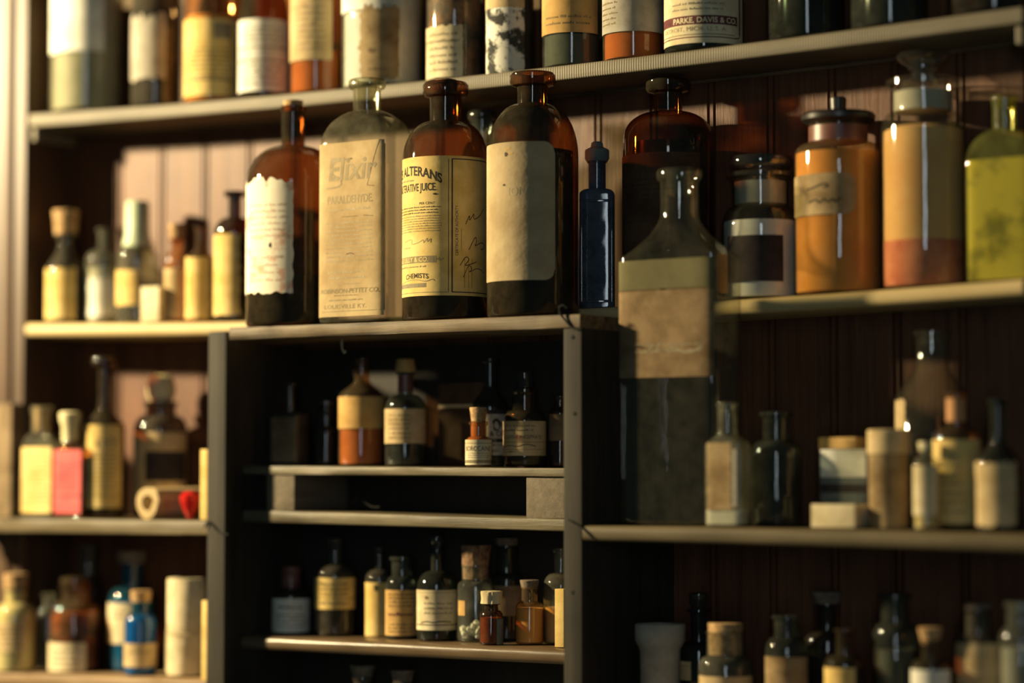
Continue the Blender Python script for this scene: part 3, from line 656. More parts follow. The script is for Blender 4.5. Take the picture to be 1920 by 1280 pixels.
b.label(906, 265, 1040, 526, 'bubbled_paper', [('D', 950, 288, 3.6, 4.2, 'ink'), ('S', [(950, 280), (957, 276)], 3, 'ochre'), ('S', [(955, 288), (962, 286)], 3, 'ochre'), ('D', 946.5, 345.5, 3.2, 2, 'ink'), ('T', 'IONO', 'l', 955, 366, 15, 'ink_shade', {'sx': .9})], corner=22)
# behind the big bottles
b = B('medicine_bottle', 'dusty dark bottle mostly hidden between the two big label bottles', 'bottle', 'mid', .135, 904, 590, yt=206, lh=16, lw=27, nw=22, yn=262, ys=310, bw=40, g='clear_dark', base_z=SH['mid'][1](X(904, 590, .135))+.0002)
b = B('medicine_bottle', 'narrow cobalt-blue panelled bottle with stopper beside the big brown bottle', 'bottle', 'mid', .116, 1115, 576, yt=300, lh=4, lw=19, nw=16.5, yn=352, ys=364, st='r', g='cobalt', rect=(1087, 1153, 1197), turn=True)
b.lathe('stopper', [(264, 8), (267, 11), (274, 12), (279, 22), (282, 23), (296, 23), (301, 20)], 'blue_grey_paper')
bm = bmesh.new(); hw_, hh0, hh1 = b.w*.5, b.V(372), b.V(567)
def frame(bm, x0, x1, z0, z1, t, y0, y1):
    for (a0, a1, c0, c1) in ((x0, x0+t, z0, z1), (x1-t, x1, z0, z1), (x0+t, x1-t, z0, z0+t), (x0+t, x1-t, z1-t, z1)): box(bm, a0, a1, y0, y1, c0, c1, t*.3)
frame(bm, -hw_*.93, hw_*.93, hh0 if hh0 < hh1 else hh1, max(hh0, hh1), .0028, -b.dp/2-.0012, -b.dp/2+.0002)
link('raised_panel', bm, 'cobalt', b.root); b.fill(380, 'dark_liquid', sh=.8)
b = B('medicine_bottle', 'big brown bottle with faint dark label behind the tall clear bottle', 'bottle', 'mid', .1190, 1254, 578, yt=145, lh=24, lw=42, nw=27, yn=208, ys=262, bw=86, st='r', g='amber')
b.fill(268, 'dark_liquid', sh=.8)
b.label(1160, 285, 1312, 470, 'dim_label', [('T', 'TRACY', 'l', 1218, 286+10, 8, 'ink_dim', {'sx': 1.1, 'off': .00058}), ('T', 'LOBELIA', 'l', 1212, 322, 9, 'ink_dim', {'sx': 1.1}), ('L', 1185, 1270, 332, 390, 6, 'ink_dim'), ('T', 'PARKE, DAVIS', 'l', 1172, 403, 10, 'ink_dim', {'sx': .9}), ('R', 1170, 412, 1290, 413.5, 'ink_dim')])
# ---- middle shelf, right
b = B('apothecary_jar', 'glass-stoppered jar of white powder with a black square label', 'jar', 'mid', .124, 1427, 552, yt=322, lh=13, lw=65, nw=52, yn=384, ys=424, bw=73, st='r', g='clear_old', open_top=False)
b.lathe('stopper', [(293, 50), (295, 58), (302, 61), (310, 60), (316, 54), (318, 40), (323, 36), (378, 44)], 'crystal'); b.fill(412, 'white_powder', sh=.95, mound=6); b.lathe('ground_neck', [(340, 49.5), (380, 49.5)], 'ground_glass')
b.label(1366, 441, 1468, 528, 'black_paper')
b = B('apothecary_jar', 'jar of orange powder with black flanged stopper and handwritten patch', 'jar', 'mid', .1235, 1574, 546, yt=232, lh=2, lw=56, nw=55, yn=266, ys=287, bw=82, st='r', g='honey', open_top=False)
b.lathe('stopper', [(180, 12), (183, 16), (204, 15), (208, 24), (211, 66), (216, 70), (224, 69), (231, 55), (236, 50)], 'black_cap'); b.fill(286, 'orange_powder', sh=.97); b.lathe('neck_band', [(236, 55.6), (264, 55.6)], 'red_brown_cap')
b.label(1486, 324, 1606, 402, 'dirty_brown', [('S', [(1503, 341), (1506, 340), (1505, 360), (1502, 359)], 2.5, 'ink_olive'), ('S', [(1516, 354), (1530, 350), (1542, 345), (1550, 343), (1556, 350), (1546, 350)], 3.2, 'ink'), ('S', [(1520, 378), (1534, 372), (1538, 382), (1548, 370), (1552, 381), (1562, 372), (1566, 380), (1578, 372)], 3.2, 'ink')], corner=22, rag=0)
b = B('apothecary_jar', 'tall jar of layered tan and red powder with mushroom glass stopper', 'jar', 'mid', .125, 1734, 537, yt=145, lh=17, lw=69, nw=57, yn=208, ys=240, bw=78, st='r', g='clear_old', open_top=False)
b.lathe('stopper', [(95, 40), (98, 48), (105, 50), (112, 44), (122, 28), (127, 27), (131, 21), (146, 22), (150, 46), (204, 50)], 'crystal')
b.fill(450, 'red_powder', sh=.97, mound=8); b.lathe('ground_neck', [(170, 54), (206, 54)], 'ground_glass')
b.lathe('powder_layer', [(236, 60), (244, 74), (300, 75), (452, 75)], 'tan_powder')
b = B('flask', 'yellow-green shouldered bottle with mottled contents at the right edge', 'bottle', 'mid', .120, 1886, 522, yt=178, lh=10, lw=25, nw=22, yn=240, ys=306, bw=80, st='h', g='yellow_green', rect=(1808, 1940, 1965))
b.fill(296, 'stained_green', sh=.96)
# ---- inside the cabinet, upper shelf
G1 = 'small bottles on the upper inner shelf of the cabinet'
b = B('medicine_bottle', 'dim flat-sided bottle with slim neck, first on the cabinet upper shelf', 'bottle', 'in1', .0985, 543, 868, yt=718, lh=6, lw=14, nw=9, yn=770, ys=780, st='r', g='smoky', rect=(505, 556, 582), group=G1)
b.label(505, 782, 556, 866, 'brown_paper'); b.fill(800, 'dark_liquid', sh=.85)
b = B('medicine_bottle', 'small dim round-stoppered jar between flat bottle and orange-footed bottle', 'bottle', 'in1', .1220, 612, 868, yt=765, lh=5, lw=20, nw=17, yn=796, ys=812, bw=26, g='green_dark', group=G1, open_top=False)
b.lathe('stopper', [(750, 15), (753, 20), (760, 20), (765, 14)], 'clear_dark'); b.fill(815, 'dark_liquid', sh=.8)
b = B('medicine_bottle', 'bottle with dark yellow band label over glowing orange-brown glass', 'bottle', 'in1', .1150, 678, 869, yt=672, lh=8, lw=17, nw=14, yn=712, ys=742, bw=43, st='o', g='amber_light', group=G1)
b.fill(800, 'copper_glow'); b.label(632, 743, 720, 803, 'ochre')
b = B('medicine_bottle', 'little bottle with paper-covered cork and printed tan label', 'bottle', 'in1', .1120, 760, 868, yt=693, lh=9, lw=19, nw=14, yn=738, ys=764, bw=38, g='clear_dark', group=G1)
b.cork(674, 698, 16, 20, 'ochre', 'paper_cover', .06); b.label(722, 766, 799, 831, 'tan', [('L', 728, 770, 775, 826, 6, 'ink_faint')]); b.fill(830, 'dark_liquid', sh=.85); b.lathe('neck_band', [(703, 14.5), (734, 14.5)], 'red_brown_cap')
box_thing('carton', 'dark brown carton with a pale line behind the small corked vial', 'carton', 'in1', 821, 905, 717, 869, .1475, .0135, 'dim_label', bands=[(.26, .30, 'tan', 'pale_band')])
b = B('medicine_bottle', 'tall narrow bottle with black and white label behind the corked vial', 'bottle', 'in1', .1270, 919, 869, yt=672, lh=9, lw=18, nw=13, yn=722, ys=762, bw=34, st='o', g='green_dark', group=G1)
b.fill(760, 'dark_liquid', sh=.85)
b.label(888, 768, 952, 853, 'grey_paper', [('R', 890, 768, 950, 776, 'black_paper'), ('T', '& CO', 'l', 918, 817, 9, 'ink', {'bold': .02}), ('R', 890, 822, 950, 829, 'black_paper'), ('T', 'CHEMISTS', 'l', 900, 828, 5, 'grey_paper', {'off': .00058}), ('L', 900, 948, 832, 838, 1, 'ink'), ('T', 'CINN.', 'l', 915, 848, 6, 'ink'), ('D', 931, 796, 9, 12, 'ink')])
b = B('pill_bottle', 'tiny brown vial with tapered cork and pale green-cream printed label', 'bottle', 'in1', .0780, 897, 873, yt=790, lh=7, lw=18, nw=15, yn=818, ys=829, bw=24, g='amber_light', group=G1)
b.cork(764, 797, 16.5, 12.5); b.fill(796, 'copper_glow')
b.label(872, 824, 922, 871, 'cream', [('R', 872, 830, 922, 831.2, 'ink_olive'), ('T', 'BOROCAINE', 'l', 875, 845, 9, 'ink', {'x1': 918}), ('L', 877, 918, 848, 860, 3, 'ink_olive'), ('R', 873, 862, 921, 868, 'ink_olive')])
b = B('medicine_bottle', 'squat wide-shouldered bottle with flat glass stopper and tan chemical label', 'bottle', 'in1', .1150, 984, 872, yt=728, lh=9, lw=26, nw=23, yn=768, ys=790, bw=40, g='amber', group=G1, open_top=False)
b.lathe('stopper', [(697, 15), (699, 17), (722, 16), (728, 14), (735, 14)], 'clear_dark'); b.fill(775, 'dark_liquid', sh=.9)
b.label(943, 789, 1023, 854, 'tan', [('T', 'CODEINE PHOSPHATE', 'c', 978, 822, 6.5, 'ink', {'sx': .85}), ('L', 948, 1005, 795, 812, 2, 'ink_faint'), ('R', 944, 828, 1020, 829, 'ink_faint'), ('S', [(946, 838), (958, 834), (970, 838), (985, 832), (1004, 836)], 1.3, 'ink'), ('R', 944, 842, 1020, 842.8, 'ink_faint'), ('L', 947, 970, 845, 850, 1, 'ink')])
b = B('medicine_bottle', 'small bottle half hidden behind the right upright of the cabinet', 'bottle', 'in1', .1320, 1050, 869, yt=742, lh=6, lw=13, nw=10, yn=762, ys=775, bw=20, g='amber', group=G1); b.label(1030, 776, 1068, 826, 'brown_paper')
# ---- inside the cabinet, lower shelf
G3 = 'small bottles on the lower inner shelf of the cabinet'
b = B('medicine_bottle', 'little brown-capped bottle with grey-white label, first on the cabinet lower shelf', 'bottle', 'in3', .1040, 546, 1190, yt=1096, lh=4, lw=19, nw=18, yn=1104, ys=1120, bw=35, g='amber', group=G3, open_top=False)
b.lathe('cap', [(1060, 18), (1062, 19.5), (1070, 19), (1072, 18), (1098, 18), (1102, 20)], 'red_brown_cap'); b.label(511, 1122, 581, 1185, 'white_paper', [('L', 522, 570, 1135, 1144, 1, 'ink'), ('L', 518, 574, 1150, 1178, 4, 'ink_faint')]); b.fill(1120, 'dark_liquid', sh=.9)
b = B('medicine_bottle', 'bottle with tall neck and half-lit yellow label on the cabinet lower shelf', 'bottle', 'in3', .1120, 628, 1196, yt=1008, lh=9, lw=17, nw=14, yn=1056, ys=1084, bw=38, g='smoky', group=G3)
b.label(589, 1083, 668, 1142, 'yellow', [('L', 598, 655, 1092, 1120, 3, 'ink_faint'), ('R', 590, 1121, 666, 1122.4, 'ink_faint'), ('L', 598, 655, 1126, 1138, 1, 'ink_faint')]); b.fill(1086, 'dark_liquid', sh=.85)
b = B('pill_bottle', 'slim bottle with plain long yellow label and one dark hole near its top', 'bottle', 'in3', .1250, 711, 1194, yt=1026, lh=6, lw=11, nw=8, yn=1068, ys=1086, bw=26, g='smoky', group=G3)
b.label(685, 1092, 734, 1192, 'yellow', [('D', 705, 1102, 5, 6, 'ink')]); b.fill(1090, 'dark_liquid', sh=.85)
b = B('medicine_bottle', 'wide-mouthed bottle with reddish printed yellow label beside the slim bottle', 'bottle', 'in3', .1090, 754, 1197, yt=1043, lh=8, lw=24, nw=20, yn=1080, ys=1104, bw=31, g='clear_dark', group=G3)
b.label(723, 1106, 786, 1191, 'ochre', [('L', 728, 778, 1112, 1140, 4, 'ink'), ('L', 728, 778, 1146, 1162, 1, 'ink_wine'), ('L', 728, 778, 1168, 1188, 3, 'ink')]); b.fill(1100, 'dark_liquid', sh=.85)
b = B('medicine_bottle', 'bottle with knobbed glass stopper and cream label with black script line', 'bottle', 'in3', .1050, 819, 1200, yt=1030, lh=6, lw=16, nw=11, yn=1070, ys=1102, bw=37, g='green_dark', group=G3, open_top=False)
b.lathe('stopper', [(1004, 11), (1006, 15), (1014, 16), (1019, 11), (1024, 10), (1032, 9)], 'clear_dark')
b.label(782, 1106, 857, 1181, 'cream', [('R', 783, 1110, 856, 1111, 'ink_olive'), ('S', [(790, 1168), (800, 1164), (812, 1167), (826, 1164), (845, 1166)], 2.2, 'ink'), ('R', 783, 1170, 856, 1172, 'ink'), ('D', 800, 1120, 4, 3, 'ink_faint'), ('L', 795, 850, 1128, 1155, 3, 'ink_ghost')]); b.fill(1105, 'dark_liquid', sh=.85)
b = B('apothecary_jar', 'clear little jar of white crystals with an oversized crumbly cork', 'jar', 'in3', .1085, 892, 1205, yt=1058, lh=5, lw=27, nw=26, yn=1090, ys=1101, bw=34, g='clear', group=G3)
b.cork(1020, 1086, 28, 23, 'cork_dark', jit=.06)
bm = bmesh.new(); rr_ = random.Random(3)
for i in range(46):
    a_, q = rr_.uniform(0, 6.28), rr_.uniform(0, .78)*b.bw*b.k; zz = rr_.uniform(.006, .021)*(1-.35*q/(b.bw*b.k)); r_ = rr_.uniform(.0025, .0042)
    n0 = len(bm.verts); bmesh.ops.create_icosphere(bm, subdivisions=1, radius=r_); bm.verts.ensure_lookup_table()
    for v in bm.verts[n0:]: v.co = v.co*rr_.uniform(.75, 1.25)+Vector((q*math.cos(a_), q*math.sin(a_), zz)); v.co.z = max(v.co.z, .0016)
tag(link('crystals', bm, 'crystals', b.root, smooth=False), None, None, kind='stuff'); b.label(860, 1126, 872, 1154, 'ochre')
b = B('pill_bottle', 'tiny brown vial with string-wrapped cloth cap in front of the crystal jar', 'bottle', 'in3', .0790, 921, 1209, yt=1128, lh=5, lw=17, nw=13, yn=1144, ys=1156, bw=22, g='amber', group=G3)
b.cork(1107, 1131, 20, 19, 'cream', 'cloth_cap', .08); b.fill(1158, 'copper_glow'); b.label(931, 1160, 950, 1208, 'blue_grey_paper')
b = B('medicine_bottle', 'dark cylindrical bottle with dull cork disc behind the string-capped vial', 'bottle', 'in3', .1425, 950, 1198, yt=1022, lh=4, lw=22, nw=21, yn=1074, ys=1088, bw=31, g='green_dark', group=G3)
b.cork(1008, 1026, 22, 20, 'cork_dull'); b.label(925, 1098, 982, 1154, 'brown_paper'); b.fill(1076, 'dark_liquid', sh=.85)
b = B('pill_bottle', 'small corked vial of tan powder left of the cabinet right upright', 'bottle', 'in3', .1035, 993, 1207, yt=1100, lh=3, lw=17, nw=15, yn=1128, ys=1138, bw=26, g='honey', group=G3)
b.cork(1087, 1104, 18, 15, 'cork_dull'); b.fill(1140, 'tan_powder', sh=.97)
b = B('medicine_bottle', 'clear bottle with residue, partly behind the cabinet right upright', 'bottle', 'in3', .1270, 1052, 1208, yt=1027, lh=9, lw=18, nw=14, yn=1074, ys=1102, bw=33, g='clear_hazy', group=G3); b.fill(1140, 'tan_powder', sh=.9)
box_thing('paper_packet', 'thin yellow printed paper packet against the cabinet right upright', 'packet', 'in3', 1040, 1057, 1104, 1212, .074, .010, 'yellow')
for cx, yt, hw, Y, lab in ((680, 1245, 24, .10, 'pale dusty cork top poking up at the bottom of the cabinet'), (755, 1256, 22, .10, 'second bottle top at the bottom of the cabinet, right of the dusty cork')):
    b = B('medicine_bottle', lab, 'bottle', 'in4', Y, cx, 1372, yt=yt+22, lh=6, lw=hw*.9, nw=hw*.7, yn=yt+50, ys=yt+75, bw=hw*1.5, g='smoky'); b.cork(yt, yt+30, hw, hw*.75, 'cork_dull', jit=.06)
# ---- lower left shelf
box_thing('carton', 'plain brown upright carton at the left edge beside the yellow-labelled flat bottle', 'carton', 'left', -60, 18, 757, 962, .0595, .020, 'brown_paper')
GL = 'bottles on the left lower shelf'
b = B('medicine_bottle', 'clear flat bottle with amber neck and long yellow label by the red one', 'bottle', 'left', .0445, 0, 962, yt=762, lh=14, lw=23, nw=19, yn=812, ys=836, st='r', g='clear_hazy', rect=(38, 96, 116), group=GL)
b.label(38, 838, 96, 961, 'yellow', [('L', 42, 92, 850, 950, 12, 'ink_ghost')]); b.fill(850, 'dark_liquid', sh=.85); b.lathe('cork', [(764, 15), (808, 14)], 'cork')
b = B('pill_bottle', 'small square bottle wrapped in a rosy red label with pale stopper', 'bottle', 'left', .0400, 0, 963, yt=826, lh=4, lw=16, nw=14, yn=832, ys=842, st='r', g='amber_light', rect=(100, 152, 160), group=GL)
b.lathe('stopper', [(775, 17), (778, 21), (790, 20), (800, 16), (828, 15)], 'pale_stopper'); b.label(100, 843, 152, 962, 'red_paper', [('R', 102, 870, 151, 872, 'ink_wine'), ('R', 102, 928, 151, 931, 'ink_wine'), ('L', 106, 148, 880, 922, 6, 'ink_wine')])
b = B('medicine_bottle', 'tall slim-necked bottle with flanged lip and yellow printed label', 'bottle', 'left', .0700, 194, 960, yt=670, lh=16, lw=24, nw=12, yn=760, ys=796, bw=39, st='o', g='amber', group=GL)
b.label(153, 796, 226, 952, 'yellow', [('D', 186, 830, 8, 10, 'ink_ghost'), ('D', 207, 829, 11, 11, 'ink_ghost'), ('L', 162, 220, 846, 920, 9, 'ink_ghost'), ('R', 156, 927, 222, 929, 'ink_olive')]); b.fill(800, 'dark_liquid', sh=.88)
b = B('medicine_bottle', 'dark round bottle with pale ball stopper and blackened patch on its label', 'bottle', 'left', .1240, 300, 962, yt=752, lh=8, lw=32, nw=28, yn=776, ys=806, bw=50, g='smoky', group=GL, open_top=False)
b.lathe('stopper', [(703, 10), (708, 22), (722, 27), (738, 27), (750, 22), (758, 18)], 'pale_stopper'); b.label(250, 810, 348, 955, 'tan', [('R', 272, 846, 346, 902, 'black_paper')]); b.fill(805, 'dark_liquid', sh=.9)
# rolled paper lying towards the camera
p = on_plane(276, 962, .034); k = depth(p)/FPX; zl_ = SH['left'][1](p.x)
t = thing('paper_roll', (p.x, .034, zl_+.0003), 'rolled tan paper tube lying on the left lower shelf, open end forward', 'roll')
R = 30*k; d_ = Vector((.08, 1.0, 0)).normalized(); sd = Vector((d_.y, -d_.x, 0))
bm = bmesh.new(); prev = None
for i in range(15):
    for_ = d_*(.085*i/14); cur = []
    for j in range(97):
        th = 2*math.pi*j/24; r_ = R*(1-.125*j/24)*(1+.03*math.sin(3*th))
        cur.append(bm.verts.new(for_+sd*(r_*math.cos(th))+Vector((0, 0, R*1.0+r_*math.sin(th)))))
    if prev:
        for j in range(96): bm.faces.new((prev[j], prev[j+1], cur[j+1], cur[j]))
    prev = cur
o = link('rolled_sheet', bm, 'tan', t); sm = o.modifiers.new('thickness', 'SOLIDIFY'); sm.thickness = R*.11; sm.offset = 0
# red glass stopper and paper edge by the upright
p = on_plane(357, 962, .050); k = depth(p)/FPX; zz = SH['left'][1](p.x)
t = thing('glass_stopper', (p.x, .050, zz), 'red pointed glass stopper beside the rolled paper', 'stopper')
bm = bmesh.new(); rings(bm, [(0, 0, 0, 2), (.001, 6*k, 6*k, 2), (18*k, 15*k, 15*k, 2), (36*k, 22*k, 22*k, 2), (46*k, 22*k, 22*k, 2), (54*k, 15*k, 15*k, 2), (57*k, 0, 0, 2)], 10)
link('glass_body', bm, 'red_glass', t, smooth=False); bm = bmesh.new(); rings(bm, [(.0015, 0, 0, 2), (.002, 5*k, 5*k, 2), (18*k, 13*k, 13*k, 2), (36*k, 19*k, 19*k, 2), (46*k, 19*k, 19*k, 2), (53*k, 10*k, 10*k, 2), (54*k, 0, 0, 2)], 10); link('core', bm, 'rose', t, smooth=False)
box_thing('card', 'narrow yellow card standing against the left upright of the cabinet', 'card', 'left', 375, 388, 842, 968, .033, .014, 'yellow')
# ---- bottom left shelf
GB = 'bottles on the bottom left shelf'
b = B('medicine_bottle', 'yellow powder bottle with cork and brown label at the bottom left corner', 'bottle', 'leftlow', .0545, 28, 1262, yt=1102, lh=4, lw=23, nw=20, yn=1130, ys=1160, bw=38, g='clear', group=GB)
b.cork(1074, 1106, 23, 21); b.fill(1108, 'cream_powder', sh=.96); b.label(-12, 1166, 48, 1222, 'tan', [('L', -5, 44, 1172, 1216, 5, 'ink_faint')])
b = B('medicine_bottle', 'dim clear bottle in shadow behind the yellow powder bottle', 'bottle', 'leftlow', .1000, 91, 1262, yt=1112, lh=6, lw=14, nw=11, yn=1140, ys=1160, bw=21, g='clear_hazy', group=GB)
b = B('medicine_bottle', 'brown bottle with low cream label and glass stopper on the bottom left shelf', 'bottle', 'leftlow', .0860, 140, 1263, yt=1098, lh=6, lw=30, nw=25, yn=1126, ys=1160, bw=48, g='amber_light', group=GB, open_top=False)
b.lathe('stopper', [(1081, 18), (1083, 27), (1092, 28), (1098, 22)], 'amber_light'); b.fill(1150, 'brown_residue', sh=.9); b.label(92, 1205, 160, 1258, 'cream', [('L', 98, 150, 1214, 1256, 4, 'ink_faint')])
b = B('medicine_bottle', 'dark tall-necked bottle in shadow behind the brown stoppered bottle', 'bottle', 'leftlow', .1320, 164, 1264, yt=1020, lh=10, lw=22, nw=17, yn=1080, ys=1120, bw=28, g='smoky', group=GB)
b = B('medicine_bottle', 'tall blue bottle with cork lid and cream label on the bottom left shelf', 'bottle', 'leftlow', .1220, 246, 1258, yt=1052, lh=4, lw=24, nw=21, yn=1100, ys=1130, bw=44, g='blue', group=GB)
b.cork(1033, 1056, 29, 24, 'cork_dull'); b.fill(1125, 'teal_liquid', sh=.94); b.label(201, 1131, 256, 1206, 'cream', [('L', 208, 240, 1140, 1165, 2, 'ink_ghost')])
b = B('pill_bottle', 'small bright blue corked bottle with tan label before the tall blue bottle', 'bottle', 'leftlow', .0720, 263, 1268, yt=1128, lh=4, lw=20, nw=17, yn=1150, ys=1170, bw=30, g='blue', group=GB)
b.cork(1106, 1132, 20, 17); b.fill(1156, 'blue_liquid', sh=.95); b.label(232, 1206, 294, 1250, 'tan', [('L', 240, 288, 1218, 1230, 1, 'ink_olive')])
b = B('parcel', 'tall cylinder wrapped in cream paper and tied with string, bottom left shelf', 'parcel', 'leftlow', .0860, 350, 1272, prof=[(1084, 20), (1084, 36), (1087, 37.5), (1266, 37.5), (1271, 36)], g='cream', group=None)
b.body.name = 'wrapped_body'; b.label(316, 1112, 372, 1135, 'cream', [('L', 318, 368, 1114, 1134, 2, 'ink_faint')], name='paper_strip')
bm = bmesh.new(); R = 38.2*b.k
tube(bm, [(R*math.cos(a), R*math.sin(a), b.z(1190)+.001*math.sin(2*a)) for a in [2*math.pi*i/40 for i in range(41)]], .0007, 6)
tube(bm, [b.tc*R*math.cos(a)*1.0-b.rt*R*math.sin(a)*1.0+Vector((0, 0, zz)) for a, zz in ((1.2, b.z(1190)), (1.35, b.z(1186)), (1.5, b.z(1196)), (1.56, b.z(1225)), (1.5, b.z(1252)), (1.56, b.z(1266)))], .0007, 6)
link('string', bm, 'string', b.root)
box_thing('card', 'narrow yellow ruled card by the cabinet at the bottom left shelf', 'card', 'leftlow', 377, 389, 1126, 1274, .033, .014, 'yellow')
# ---- right lower shelf
b = B('medicine_bottle', 'very tall square clear bottle with brown label half empty, in the foreground', 'bottle', 'right', .0445, 0, 979, yt=313, lh=22, lw=46, nw=36, yn=398, ys=480, st='f', g='clear_old', rect=(1152, 1340, 1400))
b.label(1152, 482, 1344, 541, 'olive_paper')
b.label(1152, 538, 1344, 706, 'brown_label', [('L', 1190, 1320, 640, 665, 2, 'ink_ghost'), ('S', [(1215, 660), (1230, 640), (1240, 662), (1262, 648), (1290, 664), (1316, 650)], 4, 'ink_ghost')])
vs, fs, wd = text_geo('IOV', .01, 0); bm = bmesh.new(); h = 22*b.k
vv = [bm.verts.new((b.w/2+.0006, -b.dp*.22+py*h, b.V(690)+px*h*1.9)) for px, py in vs]
bmesh.ops.rotate(bm, verts=bm.verts, cent=(0, 0, 0), matrix=__import__('mathutils').Matrix.Identity(3))
for f_ in fs:
    try: bm.faces.new([vv[i] for i in f_])
    except ValueError: pass
ex = bmesh.ops.extrude_face_region(bm, geom=bm.faces[:]); bmesh.ops.translate(bm, verts=[v for v in ex['geom'] if isinstance(v, bmesh.types.BMVert)], vec=(.0007, 0, 0))
link('embossed_lettering', bm, 'clear_dusty', b.root, smooth=False)
GR = 'bottles and boxes on the right lower shelf'
b = B('medicine_bottle', 'small flat clear bottle with brown paper patch before the tall clear bottle', 'bottle', 'right', .0085, 0, 986, yt=754, lh=9, lw=22, nw=18, yn=808, ys=836, st='o', g='clear_hazy', rect=(1319, 1388, 1411), group=GR)
b.label(1326, 830, 1372, 956, 'dirty_brown', rag=1.5); b.fill(956, 'white_powder', sh=.93); b.label(1374, 842, 1381, 950, 'grey_paper', rag=2)
b = B('medicine_bottle', 'wide-necked dark bottle with dusty rim right of the brown-patched flat bottle', 'bottle', 'right', .055, 1456, 988, yt=771, lh=10, lw=31, nw=25, yn=824, ys=852, bw=47, g='clear_dark', group=GR)
b.fill(856, 'dark_liquid', sh=.85)
box_thing('carton', 'grey-banded carton with white top label and orange-brown lid', 'carton', 'right', 1538, 1626, 842, 990, .060, .04, 'blue_grey_paper', bands=[(.0, .36, 'white_paper', 'label'), (.45, .56, 'black_paper', 'dark_band')], group=None)
bx = [o for o in bpy.data.objects if o.name.startswith('carton')][-1]
pl = on_plane(1577, 842, .075); kz = depth(pl)/FPX; bm = bmesh.new(); box(bm, -32*kz/.83, 32*kz/.83, -.012, .018, 0, 22*kz, .001)
t = thing('lid_box', (pl.x, .078, SH['right'][1](pl.x)+.0004+(at_depth(1582, 842, depth(on_plane(1582, 990, .06))).z-SH['right'][1](on_plane(1582, 990, .06).x))), 'small flat orange-brown box lying on top of the grey-banded carton', 'box'); link('box_body', bm, 'ochre', t, ang=30)
box_thing('carton', 'flat cream carton lying in front of the grey-banded carton', 'carton', 'right', 1521, 1602, 945, 992, .022, .03, 'cream')
b = B('canister', 'round brown cardboard canister with lid on the right lower shelf', 'canister', 'right', .050, 1667, 994, prof=[(806, 30), (806, 37), (808, 38.5), (850, 38.5), (852, 37), (990, 37), (994, 36)], g='dirty_brown')
b.body.name = 'canister_body'; b.lathe('lid', [(805, 37), (807, 39.5), (851, 39.5)], 'tan')
b = B('flask', 'broad-shouldered clear flask with open neck standing behind the canister', 'bottle', 'right', .112, 1750, 990, yt=618, lh=12, lw=36, nw=31, yn=690, ys=742, bw=69, st='c', g='clear_old', group=GR)
b.fill(815, 'dark_liquid', sh=.93); b.label(1680, 748, 1700, 815, 'tan', rag=4)
b = B('pill_bottle', 'tiny stoppered bottle with pale cream label by the yellow-labelled bottle', 'bottle', 'right', .030, 1737, 993, yt=842, lh=4, lw=15, nw=12, yn=856, ys=872, bw=23, g='clear_hazy', group=GR)
b.cork(828, 846, 14, 12, 'pale_stopper', 'stopper'); b.label(1714, 872, 1758, 966, 'cream'); b.fill(880, 'cream_powder', sh=.9)
b = B('medicine_bottle', 'orange-necked bottle with long yellow label in front of the clear flask', 'bottle', 'right', .062, 1795, 993, yt=736, lh=8, lw=21, nw=18, yn=800, ys=826, bw=44, g='amber_light', group=GR)
b.label(1750, 824, 1840, 982, 'yellow', [('L', 1760, 1810, 850, 970, 7, 'ink_ghost')]); b.fill(828, 'dark_liquid', sh=.88); b.lathe('neck_band', [(746, 18.6), (790, 18.6)], 'copper_glow')
b = B('medicine_bottle', 'dark slender-necked bottle with torn tan label at the right edge', 'bottle', 'right', .050, 1873, 995, yt=748, lh=9, lw=19, nw=14, yn=826, ys=866, bw=42, st='o', g='green_dark', group=GR)
b.label(1831, 866, 1906, 986, 'tan', rag=5); b.fill(862, 'dark_liquid', sh=.85)
# ---- bottom right row
GN = 'bottles in the bottom right row'
b = B('canister', 'flared grey-brown cardboard canister, first in the bottom right row', 'canister', 'rightlow', .055, 1238, 1330, prof=[(1169, 40), (1169, 46), (1172, 48), (1206, 47), (1218, 41), (1225, 38), (1328, 37), (1330, 36)], g='grey_paper')
b.body.name = 'canister_body'; b.label(1196, 1220, 1226, 1266, 'grey_paper', [('R', 1197, 1221, 1226, 1222.4, 'ink'), ('R', 1224.5, 1221, 1226, 1266, 'ink'), ('R', 1197, 1265, 1226, 1266.4, 'ink'), ('L', 1199, 1222, 1226, 1262, 4, 'ink_faint')])
b = B('medicine_bottle', 'black-glass bottle with square glass stopper behind the corked clear jar', 'bottle', 'rightlow', .095, 1311, 1332, yt=1142, lh=6, lw=23, nw=15, yn=1212, ys=1232, bw=44, g='green_dark', group=GN, open_top=False)
b.lathe('stopper', [(1107, 14), (1109, 18), (1128, 18), (1136, 14), (1142, 12)], 'clear_dark'); b.fill(1150, 'dark_liquid', sh=.8); b.label(1266, 1240, 1296, 1275, 'tan', [('R', 1266, 1247, 1290, 1249, 'ink_olive')])
b = B('apothecary_jar', 'wide-necked jar with thick cork lit amber, in the bottom right row', 'jar', 'rightlow', .052, 1361, 1335, yt=1182, lh=4, lw=37, nw=35, yn=1236, ys=1258, bw=51, g='clear_hazy', group=GN)
b.cork(1164, 1232, 33, 31, 'cork'); b.fill(1258, 'dark_liquid', sh=.9); b.label(1312, 1268, 1410, 1318, 'tan')
b = B('medicine_bottle', 'clear-necked bottle with round lit shoulder, right of the thick-corked jar', 'bottle', 'rightlow', .055, 1476, 1338, yt=1152, lh=8, lw=28, nw=23, yn=1196, ys=1226, bw=40, g='clear_dark', group=GN)
b.label(1436, 1232, 1514, 1320, 'dirty_brown'); b.fill(1228, 'dark_liquid', sh=.85)
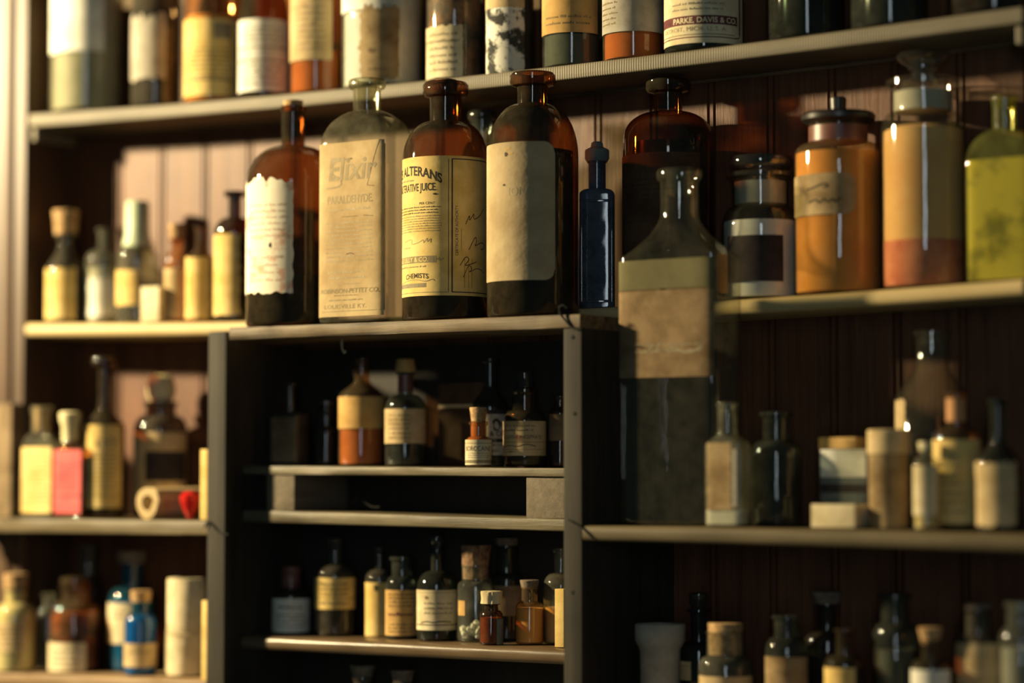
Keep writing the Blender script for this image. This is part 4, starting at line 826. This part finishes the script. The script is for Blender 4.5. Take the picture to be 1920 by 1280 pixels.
b = B('medicine_bottle', 'dark bottle with a broad cork disc behind the small amber bottle', 'bottle', 'rightlow', .098, 1552, 1340, yt=1130, lh=5, lw=24, nw=17, yn=1186, ys=1212, bw=44, g='amber_dark', group=GN)
b.cork(1105, 1134, 31, 22, 'cork_dull'); b.fill(1200, 'dark_liquid', sh=.85)
b = B('medicine_bottle', 'small amber bottle with yellow label below the broad cork disc', 'bottle', 'rightlow', .045, 1585, 1340, yt=1178, lh=6, lw=20, nw=16, yn=1230, ys=1250, bw=38, g='amber', group=GN)
b.label(1546, 1252, 1602, 1320, 'yellow'); b.fill(1250, 'dark_liquid', sh=.85)
b = B('medicine_bottle', 'clear bottle with tall wide neck left of the white-labelled corked vial', 'bottle', 'rightlow', .065, 1680, 1342, yt=1112, lh=9, lw=32, nw=26, yn=1170, ys=1200, bw=42, g='clear_dark', group=GN)
b.fill(1222, 'grey_liquid', sh=.85)
b = B('pill_bottle', 'small red-brown vial with tapered cork and white label, bottom right row', 'bottle', 'rightlow', .040, 1746, 1344, yt=1200, lh=4, lw=20, nw=17, yn=1236, ys=1252, bw=36, g='amber', group=GN)
b.cork(1175, 1206, 23, 17); b.label(1710, 1256, 1783, 1330, 'white_paper'); b.fill(1254, 'dark_liquid', sh=.85)
b = B('medicine_bottle', 'wide-necked bottle with dull lid disc and tan label, bottom right row', 'bottle', 'rightlow', .065, 1836, 1346, yt=1140, lh=6, lw=27, nw=23, yn=1192, ys=1206, bw=42, g='smoky', group=GN)
b.cork(1131, 1146, 27, 24, 'cork_dull'); b.label(1795, 1206, 1874, 1320, 'tan', [('L', 1812, 1860, 1225, 1232, 1, 'ink_faint')], rag=2); b.fill(1206, 'dark_liquid', sh=.85)
b = B('medicine_bottle', 'clear bottle with bright window glint at the bottom right corner', 'bottle', 'rightlow', .050, 1915, 1348, yt=1128, lh=10, lw=30, nw=25, yn=1176, ys=1206, bw=40, g='clear', group=GN); b.fill(1215, 'grey_liquid', sh=.88)
# ---- loose wires
def wire(label, pts, r=.0011):
    P = [on_plane(x, y, Y) for x, y, Y in pts]; o0 = P[0].copy(); P = [p-o0 for p in P]
    for _ in range(2):
        Q = [P[0]]
        for a, c in zip(P[:-1], P[1:]): Q += [a*.75+c*.25, a*.25+c*.75]
        P = Q+[P[-1]]
    bm = bmesh.new(); tube(bm, P, r, 8); o = link('wire', bm, 'wire_metal', None, o0); tag(o, label, 'wire')
wire('curled dark wire hooked over the right end of the cabinet top', [(1064, 577, -.0150), (1056, 571, -.0165), (1047, 577, -.0165), (1050, 588, -.0150), (1060, 600, -.0136), (1072, 616, -.0136), (1090, 617, -.0136)])
wire('dark wire crossing the left upright of the cabinet', [(383, 988, .0262), (390, 975, .0262), (398, 984, .0262), (408, 996, .0262), (420, 1001, .0262), (428, 1002, .0262)])
wire('dark wire crossing the right upright of the cabinet', [(1066, 974, -.0134), (1080, 982, -.0134), (1094, 991, -.0134), (1106, 1003, -.0134), (1112, 1010, -.0134)], .0009)
wire('thin bent wire lying in the slot between the two inner shelves', [(654, 954, .10), (661, 945, .10), (670, 930, .10), (682, 940, .10), (697, 951, .10), (712, 950, .10)], .0007)
